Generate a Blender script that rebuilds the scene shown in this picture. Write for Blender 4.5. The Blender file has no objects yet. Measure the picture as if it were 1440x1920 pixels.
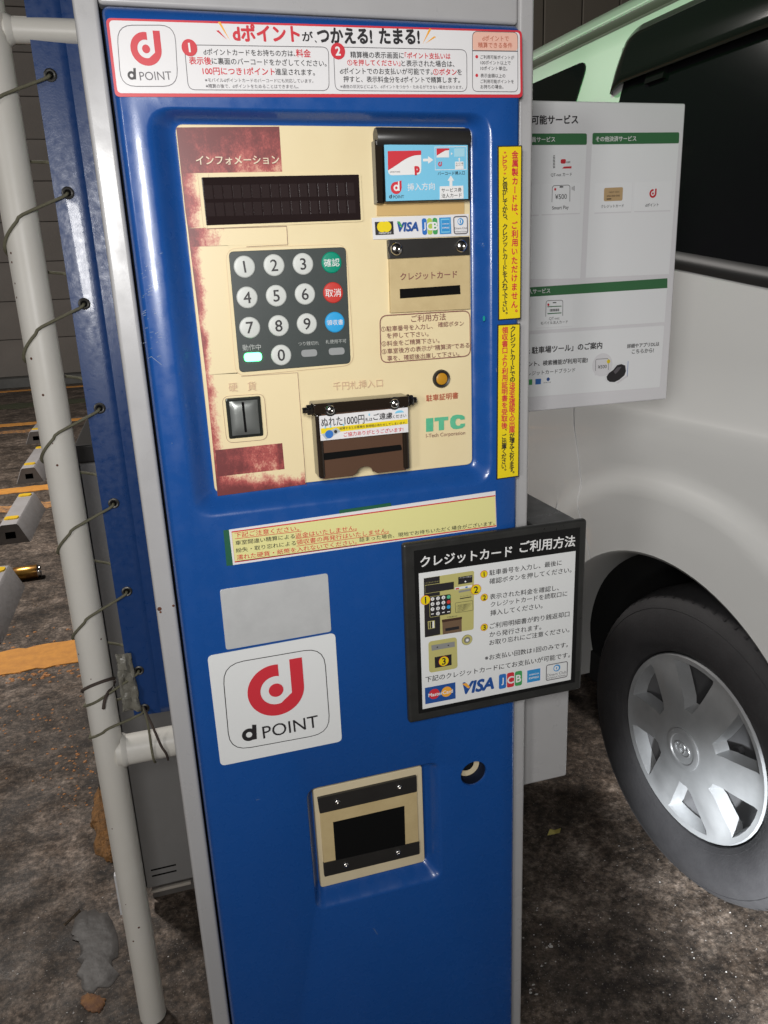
import bpy, bmesh, math, random
from mathutils import Vector, Matrix, noise as mnoise
random.seed(7)
R = math.radians
scn = bpy.context.scene
COL = scn.collection

# ------------------------------------------------------------------ camera, sky, lights, exposure
def nrm(v):
    l = math.sqrt(sum(a*a for a in v)); return [a/l for a in v]
FPX, PCX, PCY = 1443.0, 720.0, 960.0            # focal length and centre for a 1440 x 1920 frame
_x = nrm((5300, -666, FPX)); _d = nrm((206, 4767, FPX)); _z = [-a for a in _d]
_dt = sum(a*b for a, b in zip(_x, _z)); _x = nrm([a-_dt*b for a, b in zip(_x, _z)])
_y = [_z[1]*_x[2]-_z[2]*_x[1], _z[2]*_x[0]-_z[0]*_x[2], _z[0]*_x[1]-_z[1]*_x[0]]
RM = [[_x[i], _y[i], _z[i]] for i in range(3)]  # rows: camera right, down, forward in world axes
CAM = Vector((-.168, -.72, 1.31))
cd = bpy.data.cameras.new('camera'); cam = bpy.data.objects.new('camera', cd); COL.objects.link(cam)
cd.sensor_fit = 'VERTICAL'; cd.sensor_height = 24.0; cd.lens = FPX/1920*24.0
cd.clip_start = .02; cd.clip_end = 500
m = Matrix.Identity(4)
for i in range(3):
    m[i][0] = RM[0][i]; m[i][1] = -RM[1][i]; m[i][2] = -RM[2][i]; m[i][3] = CAM[i]
cam.matrix_world = m
scn.camera = cam

w = bpy.data.worlds.new('World'); scn.world = w; w.use_nodes = True
nt = w.node_tree; nt.nodes.clear()
sky = nt.nodes.new('ShaderNodeTexSky'); sky.sky_type = 'NISHITA'; sky.sun_disc = False
sky.sun_elevation = R(11); sky.sun_rotation = R(220); sky.air_density = 1.0; sky.dust_density = 4.0
bg = nt.nodes.new('ShaderNodeBackground'); bg.inputs[1].default_value = .007
out = nt.nodes.new('ShaderNodeOutputWorld')
hs = nt.nodes.new('ShaderNodeHueSaturation'); hs.inputs['Saturation'].default_value = .25
nt.links.new(sky.outputs[0], hs.inputs['Color']); nt.links.new(hs.outputs[0], bg.inputs[0]); nt.links.new(bg.outputs[0], out.inputs[0])

def light(kind, name, loc, aim, energy, color, **kw):
    ld = bpy.data.lights.new(name, kind); ld.energy = energy; ld.color = color
    for k, v in kw.items(): setattr(ld, k, v)
    o = bpy.data.objects.new(name, ld); COL.objects.link(o); o.location = loc
    o.rotation_euler = (Vector(aim)-Vector(loc)).to_track_quat('-Z', 'Y').to_euler()
    return o
# low soft light for an unseen lamp to the left of the machine
light('SUN', 'sun', (-6, -7, 2.2), (0, 0, .75), .38, (1, .98, .96), angle=R(6))
# lamp in front of the machine
light('AREA', 'front_lamp', (-.27, -.86, 1.44), (.06, .1, 1.24), 5.0, (1, .985, .97), shape='RECTANGLE', size=.14, size_y=.26, spread=R(148))
# parking-lot lamp over the bays
light('AREA', 'lot_lamp', (-2.2, 3.6, 4.6), (-1.2, 5.4, 0), 230, (1, .95, .90), shape='DISK', size=.5)
# spot for an unseen green sign, set behind the photographer to tint the van
light('SPOT', 'green_sign_lamp', (-3.0, -3.0, 4.3), (.75, .62, 2.10), 560, (.10, 1, .20), spot_size=R(12.5), spot_blend=.6, shadow_soft_size=.25)
# added spot for the bright patch on the wheel; its source is unseen
light('SPOT', 'wheel_spot', (.02, -1.05, .50), (.87, .20, .15), 600, (.93, .97, 1), spot_size=R(23), spot_blend=1.0, shadow_soft_size=.05)

scn.view_settings.view_transform = 'Standard'; scn.view_settings.look = 'None'
scn.view_settings.exposure = .14; scn.view_settings.gamma = 1; scn.view_settings.use_curve_mapping = False
scn.cycles.max_bounces = 6

# ------------------------------------------------------------------ pixel -> point on a real plane
def ray(px, py):
    v = ((px-PCX)/FPX, (py-PCY)/FPX, 1.0)
    return Vector([sum(RM[k][i]*v[k] for k in range(3)) for i in range(3)])
def K(px, py, y=0.0):
    r = ray(px, py); p = CAM + r*((y-CAM.y)/r.y); return (p.x, p.z)
def G(px, py, z=0.0):
    r = ray(px, py); return CAM + r*((z-CAM.z)/r.z)
def zoomer(ox, oy, s): return lambda X, Y: (ox+X/s, oy+Y/s)

# ------------------------------------------------------------------ materials
MATS = {}
def mat(name, col, rough=.5, metal=0.0, var=None, bump=None, coat=0.0, spec=.5, emit=None, aniso=0, rvar=None):
    """var=(scale, colour2, contrast); bump=(scale, strength); rvar=(scale, amount)"""
    if name in MATS: return MATS[name]
    m = bpy.data.materials.new(name); m.use_nodes = True; t = m.node_tree; b = t.nodes['Principled BSDF']
    b.inputs['Base Color'].default_value = (*col, 1); b.inputs['Roughness'].default_value = rough
    b.inputs['Metallic'].default_value = metal; b.inputs['Specular IOR Level'].default_value = spec
    b.inputs['Coat Weight'].default_value = coat; b.inputs['Coat Roughness'].default_value = .05
    tc = t.nodes.new('ShaderNodeTexCoord')
    if var:
        n = t.nodes.new('ShaderNodeTexNoise'); n.inputs['Scale'].default_value = var[0]; n.inputs['Detail'].default_value = 8; n.inputs['Roughness'].default_value = .65
        r = t.nodes.new('ShaderNodeValToRGB'); c = var[2] if len(var) > 2 else .2
        r.color_ramp.elements[0].position = .5-c; r.color_ramp.elements[1].position = .5+c
        r.color_ramp.elements[0].color = (*col, 1); r.color_ramp.elements[1].color = (*var[1], 1)
        t.links.new(tc.outputs['Object'], n.inputs['Vector']); t.links.new(n.outputs[0], r.inputs[0]); t.links.new(r.outputs[0], b.inputs['Base Color'])
    if rvar:
        n = t.nodes.new('ShaderNodeTexNoise'); n.inputs['Scale'].default_value = rvar[0]; n.inputs['Detail'].default_value = 6
        mr = t.nodes.new('ShaderNodeMapRange'); mr.inputs[1].default_value = .3; mr.inputs[2].default_value = .7
        mr.inputs[3].default_value = max(0, rough-rvar[1]); mr.inputs[4].default_value = min(1, rough+rvar[1])
        t.links.new(tc.outputs['Object'], n.inputs['Vector']); t.links.new(n.outputs[0], mr.inputs[0]); t.links.new(mr.outputs[0], b.inputs['Roughness'])
    if bump:
        n = t.nodes.new('ShaderNodeTexNoise'); n.inputs['Scale'].default_value = bump[0]; n.inputs['Detail'].default_value = 4
        bp = t.nodes.new('ShaderNodeBump'); bp.inputs['Strength'].default_value = bump[1]; bp.inputs['Distance'].default_value = bump[2] if len(bump) > 2 else .002
        t.links.new(tc.outputs['Object'], n.inputs['Vector']); t.links.new(n.outputs[0], bp.inputs['Height']); t.links.new(bp.outputs[0], b.inputs['Normal'])
    if emit:
        b.inputs['Emission Color'].default_value = (*emit[0], 1); b.inputs['Emission Strength'].default_value = emit[1]
    MATS[name] = m
    return m

BLUE = mat('blue enamel', (.009, .068, .275), .28, var=(6, (.011, .075, .295), .25), bump=(900, .05, .0006), coat=.15, rvar=(60, .08))
GREY = mat('grey frame paint', (.375, .37, .37), .33, var=(9, (.42, .415, .415), .3), bump=(700, .04, .0006), rvar=(40, .1))
CREAM = mat('cream plate', (.79, .67, .41), .42, var=(14, (.74, .61, .36), .28), bump=(1200, .04, .0005))
CREAM2 = mat('cream flap', (.62, .49, .26), .5, var=(45, (.50, .38, .19), .3))
CREAM3 = mat('cream frame', (.72, .62, .42), .45, var=(20, (.62, .52, .34), .3))
TAN = mat('tan guard', (.62, .42, .17), .5, var=(12, (.55, .36, .14), .3))
BLACK = mat('black plastic', (.018, .017, .016), .38, var=(30, (.028, .026, .024), .3))
DARK = mat('dark gap', (.005, .005, .005), .8, spec=.08)
BROWN = mat('brown acrylic', (.085, .043, .025), .34, var=(8, (.10, .052, .031), .3))
DISPW = mat('display window', (.020, .013, .013), .02, spec=.3)
CELL = mat('display cell', (.030, .021, .021), .08, spec=.3)
KEYPL = mat('keypad sheet', (.032, .042, .040), .42, var=(25, (.045, .055, .052), .3))
WHITEK = mat('key white', (.62, .64, .61), .4, var=(60, (.55, .57, .54), .3))
KGREEN = mat('key green', (.0, .26, .16), .35); KRED = mat('key red', (.55, .045, .035), .35); KBLUE = mat('key blue', (.03, .35, .70), .35)
CHROME = mat('bolt steel', (.62, .60, .57), .18, 1.0)
SILVER = mat('brushed plate', (.74, .75, .75), .36, .35, var=(40, (.62, .63, .63), .3))
STICK = mat('white sticker', (.76, .75, .755), .35, var=(5, (.72, .71, .715), .3))
STICKG = mat('grey white sticker', (.76, .77, .765), .36, var=(5, (.72, .73, .725), .3))
RED = mat('print red', (.60, .035, .05), .4); INK = mat('print black', (.022, .020, .022), .45); GREYINK = mat('print grey', (.12, .11, .12), .5)
YELLOW = mat('print yellow', (.80, .62, .012), .4); PINK = mat('print pink', (.80, .48, .38), .4); LEMON = mat('print lemon', (.74, .70, .30), .45)
WHITE = mat('print white', (.78, .78, .77), .4); SKYB = mat('print sky blue', (.20, .55, .76), .35); VISAB = mat('print navy blue', (.02, .08, .30), .4)
JB = mat('print blue', (.03, .16, .50), .4); JG = mat('print green', (.06, .34, .10), .4); JY = mat('print olive green', (.42, .55, .10), .4)
AMB = mat('print cyan blue', (.04, .28, .60), .4); ORNG = mat('print orange', (.85, .40, .05), .4); OLIVE = mat('print olive', (.50, .46, .17), .45)
TITC = mat('print emerald', (.05, .42, .22), .4, var=(60, (.16, .52, .32), .3)); MAROON = mat('print maroon', (.17, .055, .05), .45, var=(160, (.30, .14, .11), .15))
FAINT = mat('print faded red', (.62, .42, .27), .45); CREAMINK = mat('print cream', (.74, .62, .46), .45); TAPE = mat('print green tape', (.01, .10, .05), .5)
LGREEN = mat('print forest green', (.05, .17, .07), .4); LAV = mat('sign base', (.79, .78, .80), .35, var=(4, (.75, .74, .76), .3)); PALE = mat('sign panel', (.88, .89, .90), .33)
TILE = mat('sign tile', (.90, .91, .92), .33); TANCARD = mat('print tan', (.55, .38, .20), .4); BRED = mat('print brick', (.45, .10, .05), .45)
PIPE = mat('white pipe paint', (.80, .78, .73), .42, var=(5, (.72, .69, .62), .3), bump=(60, .12, .001))

# ------------------------------------------------------------------ mesh helpers
def link(o, parent=None):
    COL.objects.link(o)
    if parent is not None: o.parent = parent
    return o
def mo(name, V, F, mats, parent=None, idx=None, smooth=None):
    me = bpy.data.meshes.new(name); me.from_pydata([tuple(v) for v in V], [], F)
    if not isinstance(mats, (list, tuple)): mats = [mats]
    for q in mats: me.materials.append(q)
    if idx: me.polygons.foreach_set('material_index', idx)
    if smooth is not None:
        me.polygons.foreach_set('use_smooth', [True]*len(me.polygons)); me.set_sharp_from_angle(angle=R(smooth))
    me.update()
    return link(bpy.data.objects.new(name, me), parent)
def bmo(name, bm, mt, parent=None, smooth=None):
    me = bpy.data.meshes.new(name); bmesh.ops.recalc_face_normals(bm, faces=bm.faces); bm.to_mesh(me); bm.free()
    for q in (mt if isinstance(mt, (list, tuple)) else [mt]): me.materials.append(q)
    if smooth is not None:
        me.polygons.foreach_set('use_smooth', [True]*len(me.polygons)); me.set_sharp_from_angle(angle=R(smooth))
    return link(bpy.data.objects.new(name, me), parent)
def box_bm(bm, x0, x1, y0, y1, z0, z1, bev=0, seg=2):
    r = bmesh.ops.create_cube(bm, size=1.0); vs = r['verts']
    for v in vs: v.co = Vector(((x0+x1)/2+v.co.x*(x1-x0), (y0+y1)/2+v.co.y*(y1-y0), (z0+z1)/2+v.co.z*(z1-z0)))
    if bev:
        es = list({e for v in vs for e in v.link_edges})
        bmesh.ops.bevel(bm, geom=es, offset=bev, segments=seg, affect='EDGES', profile=.5)
def wn(o):
    md = o.modifiers.new('even normals', 'WEIGHTED_NORMAL'); md.keep_sharp = True; md.weight = 80; return o
def box(name, x0, x1, y0, y1, z0, z1, mt, parent=None, bev=0, seg=2):
    bm = bmesh.new(); box_bm(bm, x0, x1, y0, y1, z0, z1, bev, seg); o = bmo(name, bm, mt, parent, 60 if bev else None); return wn(o) if bev else o
def roundpoly(pts, r, n=5):
    """round the corners of a 2-D polygon"""
    out_ = []; N = len(pts)
    for i in range(N):
        p0, p1, p2 = Vector(pts[i-1]), Vector(pts[i]), Vector(pts[(i+1) % N])
        a = (p0-p1); b = (p2-p1); rr = min(r, a.length*.49, b.length*.49)
        A = p1+a.normalized()*rr; B = p1+b.normalized()*rr
        for k in range(n+1):
            t = k/n; q = A*(1-t)**2+p1*2*t*(1-t)+B*t*t; out_.append((q.x, q.y))
    return out_
def rrect(x0, x1, z0, z1, r, n=6): return roundpoly([(x0, z0), (x1, z0), (x1, z1), (x0, z1)], r, n)
def prism(name, poly, yf, yb, mt, parent=None, bev=0.0, smooth=35):
    """polygon in (x,z) from front plane yf back to yb, with an edge chamfer"""
    n = len(poly); cx = sum(p[0] for p in poly)/n; cz = sum(p[1] for p in poly)/n
    V = []; F = []
    if bev:
        def inset(p):
            d = Vector((cx-p[0], cz-p[1])); d = d.normalized()*bev*1.2 if d.length else d; return (p[0]+d.x, p[1]+d.y)
        loops = [([inset(p) for p in poly], yf), ([((p[0]*.65+inset(p)[0]*.35), (p[1]*.65+inset(p)[1]*.35)) for p in poly], yf+bev*.3), (poly, yf+bev), (poly, yb)]
    else: loops = [(poly, yf), (poly, yb)]
    for L, y in loops: V += [(p[0], y, p[1]) for p in L]
    F.append(list(range(n)))
    for k in range(len(loops)-1):
        for i in range(n):
            j = (i+1) % n; F.append([k*n+i, (k+1)*n+i, (k+1)*n+j, k*n+j])
    F.append(list(range((len(loops)-1)*n, len(loops)*n))[::-1])
    bm = bmesh.new(); vs = [bm.verts.new(v) for v in V]
    for f in F:
        try: bm.faces.new([vs[i] for i in f])
        except ValueError: pass
    return wn(bmo(name, bm, mt, parent, 50)) if bev else bmo(name, bm, mt, parent)
def KP(pts, y): return [K(a, b, y) for a, b in pts]
def pprism(name, pts, yf, yb, mt, parent=None, r=0.0, bev=0.0):
    q = KP(pts, yf); q = roundpoly(q, r) if r else q
    return prism(name, q, yf, yb, mt, parent, bev)
def tube(name, pts, r, mt, parent=None, n=8, closed=False):
    bm = bmesh.new(); tube_bm(bm, pts, r, n, closed); return bmo(name, bm, mt, parent, 60)
def tube_bm(bm, pts, r, n=8, closed=False):
    P = [Vector(p) for p in pts]; N = len(P); rings = []; up = None
    for i in range(N):
        t = ((P[(i+1) % N]-P[i-1]) if closed else (P[min(i+1, N-1)]-P[max(i-1, 0)])).normalized()
        if up is None: up = Vector((0, 0, 1)) if abs(t.z) < .9 else Vector((1, 0, 0))
        a = (up-t*up.dot(t)).normalized(); up = a; b = t.cross(a)
        rr = r(i/(N-1)) if callable(r) else r
        rings.append([bm.verts.new(P[i]+(a*math.cos(2*math.pi*k/n)+b*math.sin(2*math.pi*k/n))*rr) for k in range(n)])
    for i in range(N if closed else N-1):
        A, B = rings[i], rings[(i+1) % N]
        for k in range(n): bm.faces.new([A[k], A[(k+1) % n], B[(k+1) % n], B[k]])
    if not closed: bm.faces.new(rings[0][::-1]); bm.faces.new(rings[-1])
def lathe_bm(bm, prof, origin, axis, n=24):
    """prof = [(radius, offset along axis)]"""
    ax = Vector(axis).normalized(); u = ax.orthogonal().normalized(); v = ax.cross(u); o = Vector(origin); rings = []
    for r_, h in prof:
        if r_ < 1e-6: rings.append([bm.verts.new(o+ax*h)])
        else: rings.append([bm.verts.new(o+ax*h+(u*math.cos(2*math.pi*k/n)+v*math.sin(2*math.pi*k/n))*r_) for k in range(n)])
    for A, B in zip(rings, rings[1:]):
        for k in range(n):
            j = (k+1) % n
            if len(A) == 1 and len(B) == 1: continue
            if len(A) == 1: bm.faces.new([A[0], B[k], B[j]])
            elif len(B) == 1: bm.faces.new([A[k], A[j], B[0]])
            else: bm.faces.new([A[k], A[j], B[j], B[k]])
def lathe(name, prof, origin, axis, mt, parent=None, n=24, smooth=40):
    bm = bmesh.new(); lathe_bm(bm, prof, origin, axis, n); return bmo(name, bm, mt, parent, smooth)
def thing(name, label, cat, loc=(0, 0, 0), group=None):
    o = bpy.data.objects.new(name, None); o.location = loc; o.empty_display_size = .1; COL.objects.link(o)
    o['label'] = label; o['category'] = cat
    if group: o['group'] = group
    return o
def tag(o, label, cat, group=None):
    o['label'] = label; o['category'] = cat
    if group: o['group'] = group
    return o
def struct(o): o['kind'] = 'structure'; return o

# ------------------------------------------------------------------ print: flat lettering and artwork on a plane
TC = {}
def glyphs(s, bold, res=3):
    k = s
    if k in TC: return TC[k]
    c = bpy.data.curves.new('t', 'FONT'); c.body = s; c.size = 1.0; c.resolution_u = res; c.fill_mode = 'FRONT'
    o = bpy.data.objects.new('t', c); COL.objects.link(o)
    bpy.context.view_layer.update()
    me = o.to_mesh(); V = [(v.co.x, v.co.y) for v in me.vertices]; F = [list(p.vertices) for p in me.polygons]
    o.to_mesh_clear(); bpy.data.objects.remove(o); bpy.data.curves.remove(c)
    TC[k] = (V, F); return TC[k]
class Print:
    """collects flat shapes of one printed sheet; build() links them as ONE mesh with a slot per ink"""
    def __init__(s, y, z=None): s.y = y; s.V = []; s.F = []; s.I = []; s.M = []; s.z = z or (lambda X, Y: (X, Y)); s.lay = .0004
    def pt(s, X, Y): return K(*s.z(X, Y), s.y)
    def mi(s, mt):
        if mt not in s.M: s.M.append(mt)
        return s.M.index(mt)
    def add(s, V2, F, mt, l):
        b = len(s.V); yy = s.y-.0003-s.lay*l
        s.V += [(x, yy, z) for x, z in V2]; s.F += [[b+i for i in f] for f in F]; s.I += [s.mi(mt)]*len(F)
    def poly(s, pts, mt, l=0, r=0):
        q = [s.pt(*p) for p in pts]; q = roundpoly(q, r*.0005) if r else q
        s.add(q, [list(range(len(q)))], mt, l)
    def circ(s, X, Y, rx, mt, l=0, n=28, inner=0):
        """true circle on the plane; rx in local px"""
        c = Vector(s.pt(X, Y)); rr = (Vector(s.pt(X+rx, Y))-c).length; s.circw(c, rr, mt, l, n, inner)
    def circw(s, c, rr, mt, l=0, n=28, inner=0, sy=1.0):
        o_ = [(c[0]+rr*math.cos(2*math.pi*k/n), c[1]+sy*rr*math.sin(2*math.pi*k/n)) for k in range(n)]
        if inner:
            i_ = [(c[0]+inner*rr*math.cos(2*math.pi*k/n), c[1]+sy*inner*rr*math.sin(2*math.pi*k/n)) for k in range(n)]
            s.add(o_+i_, [[k, (k+1) % n, n+(k+1) % n, n+k] for k in range(n)], mt, l)
        else: s.add(o_, [list(range(n))], mt, l)
    def outline(s, pts, wpx, mt, l=0, r=0, gap=None):
        q = [s.pt(*p) for p in pts]; q = roundpoly(q, r*.0005) if r else q
        n = len(q); cx = sum(p[0] for p in q)/n; cz = sum(p[1] for p in q)/n; wd = wpx*.0005; q2 = []
        for i in range(n):
            t = Vector(q[(i+1) % n])-Vector(q[i-1]); nn = Vector((-t.y, t.x)).normalized()
            if nn.dot(Vector((cx, cz))-Vector(q[i])) < 0: nn = -nn
            q2.append((q[i][0]+nn.x*wd, q[i][1]+nn.y*wd))
        s.add(q+q2, [[i, (i+1) % n, n+(i+1) % n, n+i] for i in range(n)], mt, l)
    def line(s, a, b, wpx, mt, l=0):
        A = Vector(s.pt(*a)); B = Vector(s.pt(*b)); t = (B-A).normalized(); nn = Vector((-t.y, t.x))*wpx*.00025
        s.add([A+nn, A-nn, B-nn, B+nn], [[0, 1, 2, 3]], mt, l)
    def text(s, a, b, st, mt, bold=.012, l=1, h=None, shear=0, asp=1.0, hfit=False):
        """fit the line between left-centre a and right-centre b (local px)"""
        V, F = glyphs(st, bold)
        if not V: return
        x0 = min(v[0] for v in V); x1 = max(v[0] for v in V); y0 = min(v[1] for v in V); y1 = max(v[1] for v in V)
        A = Vector(s.pt(*a)); B = Vector(s.pt(*b)); u = B-A; L = u.length; u.normalize(); up = Vector((-u.y, u.x))
        sc = L/max(1e-6, x1-x0); sv = sc*asp
        if h: sv = (Vector(s.pt(a[0], a[1]-h))-Vector(s.pt(a[0], a[1]))).length/max(1e-6, y1-y0)
        elif not h and (y1-y0) < .55: pass
        ym = (y0+y1)/2 if (h or (y1-y0) > .5) else .35
        V2 = []
        if hfit: A = (A+B)/2-u*((x1-x0)*sv/2); sc = sv
        for x, y in V:
            p = A+u*((x-x0)*sc+shear*(y-ym)*sv)+up*((y-ym)*sv); V2.append((p.x, p.y))
        s.strike(V2, F, mt, l, bold, u*sc, up*sv)
    def strike(s, V2, F, mt, l, bold, u, up):
        if bold < .005: s.add(V2, F, mt, l); return
        b = bold*.85; st = ((b, b*.8), (-b, -b*.8), (b, -b*.8), (-b, b*.8)) if bold > .013 else ((b, b*.6), (-b, -b*.6))
        if bold >= .03: st = [(b*math.cos(a*math.pi/4), b*math.sin(a*math.pi/4)) for a in range(8)]
        for k, (dx, dy) in enumerate(st):
            o = u*dx+up*dy; s.add([(x+o.x, y+o.y) for x, y in V2], F, mt, l+k*.09)
    def vtext(s, a, b, st, mt, size, bold=.012, l=1, aspect=1.0):
        """vertical writing from top a to bottom b; size = glyph em in local px"""
        n = len(st)
        for i, ch in enumerate(st):
            t = (i+.5)/n; X = a[0]+(b[0]-a[0])*t; Y = a[1]+(b[1]-a[1])*t
            V, F = glyphs(ch, bold)
            if not V: continue
            x0 = min(v[0] for v in V); x1 = max(v[0] for v in V); y0 = min(v[1] for v in V); y1 = max(v[1] for v in V)
            mx, my = (x0+x1)/2, (y0+y1)/2; c = Vector(s.pt(X, Y)); em = (Vector(s.pt(X+size, Y))-c).length
            V2 = []
            for x, y in V:
                dx, dy = (x-mx), (y-my)
                if ch == 'ー': dx, dy = -dy, dx
                if ch in '、。': dx += .30; dy += .30
                if ch in 'ッょゃュ': dx += .06
                V2.append((c.x+dx*em, c.y+dy*em*aspect))
            s.strike(V2, F, mt, l, bold, Vector((em, 0)), Vector((0, em*aspect)))
    def dlogo(s, c, rr, mt, l=1, n=40):
        """round d emblem with a dot; c world centre of the dot, rr outer radius"""
        P = []
        for k in range(n+1):
            a = R(82)+(R(360)-R(82))*k/n; P.append((math.cos(a), math.sin(a)))
        P += [(1, 1.10), (.55, 1.10), (.55, -.20)]
        for k in range(n+1):
            a = R(285)+(R(75)-R(285))*k/n; P.append((.55*math.cos(a), .55*math.sin(a)))
        s.add([(c[0]+x*rr, c[1]+z*rr) for x, z in P], [list(range(len(P)))], mt, l)
        s.circw(c, rr*.26, mt, l)
    def dmark(s, a, b, mt, l=1):
        """heavy lower-case d filling the box a (top-left) .. b (bottom-right)"""
        A = Vector(s.pt(*a)); B = Vector(s.pt(b[0], a[1])); D = Vector(s.pt(a[0], b[1])); u = B-A; v = D-A
        W = u.length; r_ = W*.5; c = A+u*.5+v.normalized()*(v.length-r_); n = 28
        P = [(c.x+r_*math.cos(2*math.pi*k/n), c.y+r_*math.sin(2*math.pi*k/n)) for k in range(n)]; Q = [(c.x+r_*.44*math.cos(2*math.pi*k/n), c.y+r_*.44*math.sin(2*math.pi*k/n)) for k in range(n)]
        s.add(P+Q, [[k, (k+1) % n, n+(k+1) % n, n+k] for k in range(n)], mt, l)
        e = A+u; e0 = A+u*.70; s.add([e0, e, Vector((c.x+r_, c.y))-Vector((0, r_*.9)), Vector((c.x+r_*.40, c.y-r_*.9))], [[0, 1, 2, 3]], mt, l+.3)
    def build(s, name, parent):
        return mo(name, s.V, s.F, s.M, parent, s.I)
    def brands(s, q, style):
        """card scheme marks along a strip; q maps (u,v) in 0..1 to local px"""
        def T(a, b, st, mt, **k): s.text(q(*a), q(*b), st, mt, **k)
        def P(pts, mt, l=1, r=0): s.poly([q(*p) for p in pts], mt, l, r)
        if style == 0:
            P([(.025, .20), (.215, .20), (.215, .80), (.025, .80)], INK)
            a = s.pt(*q(.095, .44)); s.circw(a, .0047, YELLOW, 2); a = s.pt(*q(.142, .44)); s.circw(a, .0047, YELLOW, 3)
            T((.06, .71), (.185, .71), 'mastercard', WHITE, l=2, bold=.01)
        else:
            P([(.0, .08), (.21, .08), (.21, .92), (.0, .92)], VISAB)
            a = s.pt(*q(.063, .47)); s.circw(a, .0062, RED, 2); a = s.pt(*q(.148, .47)); s.circw(a, .0062, ORNG, 3)
            T((.022, .48), (.19, .48), 'MasterCard', WHITE, l=4, bold=.02)
        x = .25 if style == 0 else .255
        T((x, .48), (x+.225, .48), 'VISA', VISAB, bold=.05, shear=.22, l=2, h=None)
        P([(x, .22), (x+.03, .22), (x+.055, .45), (x+.045, .52)], JG if style == 0 else ORNG, 3)
        x = .51
        for k, c in enumerate((JB, JY if style == 0 else RED, JG)):
            P([(x+k*.055, .12), (x+k*.055+.05, .12), (x+k*.055+.05, .88), (x+k*.055, .88)], c, 1, 5)
            T((x+k*.055+.010, .5), (x+k*.055+.040, .5), 'JCB'[k], WHITE, l=2, bold=.03, h=abs(q(.5, 1)[1]-q(.5, 0)[1])*.36, hfit=True)
        P([(.69, .12), (.81, .12), (.81, .88), (.69, .88)], LAV if style else AMB); P([(.705, .18), (.795, .18), (.795, .82), (.705, .82)], AMB if style else SKYB, 2)
        P([(.71, .24), (.79, .24), (.79, .76), (.71, .76)], AMB, 3)
        T((.716, .42), (.784, .42), 'AMERICAN', WHITE, l=4, bold=.02); T((.716, .60), (.784, .60), 'EXPRESS', WHITE, l=4, bold=.02)
        s.outline([q(.835, .08), q(.985, .08), q(.985, .92), q(.835, .92)], 2, GREYINK, 1, 6)
        a = s.pt(*q(.91, .34)); s.circw(a, .0031 if style == 0 else .0044, AMB, 1); s.circw((a[0]-.0006, a[1]), .0021 if style == 0 else .0030, WHITE, 2); s.circw((a[0]-.0006, a[1]), .0007, AMB, 3, sy=2.4)
        T((.845, .64), (.975, .64), 'Diners Club', GREYINK, bold=.0); T((.845, .80), (.975, .80), 'INTERNATIONAL', GREYINK, bold=.0)
def quadmap(c):
    """(u,v) in 0..1 -> local px inside the four corners TL,TR,BR,BL"""
    def f(u, v):
        tx = c[0][0]*(1-u)+c[1][0]*u; ty = c[0][1]*(1-u)+c[1][1]*u; bx = c[3][0]*(1-u)+c[2][0]*u; by = c[3][1]*(1-u)+c[2][1]*u
        return (tx*(1-v)+bx*v, ty*(1-v)+by*v)
    return f

# ================================================================== PAYMENT MACHINE
PM = thing('payment_machine', 'tall blue and grey parking payment machine with cream keypad panel', 'machine', (.003, .15, 0))
def kp(o):                       # child of the machine; geometry is in world coordinates
    o.parent = PM; o.matrix_parent_inverse = Matrix.Translation(-Vector(PM.location)); return o

XL, XR, ZT = -.197, .204, 1.568
DX0, DX1, DZ0, DZ1 = -.1755, .1865, .06, 1.526
cab = kp(box('cabinet', XL+.004, XR-.004, .032, .300, .03, ZT-.004, GREY, None, .004))
kp(box('plinth', XL+.012, XR-.012, .045, .285, 0, .032, BLACK))
kp(box('gap_shade', XL+.012, XR-.012, .0265, .0335, .045, ZT-.02, DARK))  # black sheet added behind the door, painting the shade of the gap
for x0, x1 in ((XL, DX0-.0022), (DX1+.0016, XR)):
    kp(box('frame_post', x0, x1, .013, .055, .03, ZT, GREY, None, .0035, 3))
kp(box('frame_rail', DX0-.0020, DX1+.0014, .0132, .055, DZ1+.002, ZT-.0005, GREY, None, .0035, 3))
kp(box('frame_sill', DX0-.0020, DX1+.0014, .0132, .055, .0305, DZ0-.002, GREY, None, .003, 2))
bm = bmesh.new()
for (px, py, rr) in ((299, 1142, .0022), (325, 1136, .0013), (301, 1148, .0012)):
    x, z = K(px, py, .0128); lathe_bm(bm, [(0, .0006), (rr*.7, .0005), (rr, 0)], (x, .0130, z), (0, -1, 0), 9)
RUST = mat('rust', (.16, .05, .02), .8, var=(300, (.06, .02, .01)))
kp(bmo('rust_spot', bm, RUST))

# --- blue door with two pressed recesses and the lock hole
PY = .012                                         # depth of the cream plate behind the door face
cTL, cTR, cBR, cBL = K(325, 236, PY), K(882, 236, PY), K(884, 864, PY), K(407, 931, PY)
PX0, PX1, PZ1, PZ0 = (cTL[0]+cBL[0])/2, (cTR[0]+cBR[0])/2, (cTL[1]+cTR[1])/2, (cBL[1]+cBR[1])/2
RX0, RX1, RZ1, RZ0 = K(304, 500)[0], K(925, 500)[0], K(600, 204)[1], K(480, 962)[1]
TY = .018
tq = KP([(584.3, 1476.4), (788, 1429.2), (793.8, 1609.4), (599.8, 1658)], TY)
TX0, TX1, TZ1, TZ0 = (tq[0][0]+tq[3][0])/2, (tq[1][0]+tq[2][0])/2, (tq[0][1]+tq[1][1])/2, (tq[2][1]+tq[3][1])/2
LX, LZ = K(888.5, 1451); LR = .0165
bm = bmesh.new()
def ring(loop, y): return [bm.verts.new((p[0], y, p[1])) for p in loop]
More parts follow.
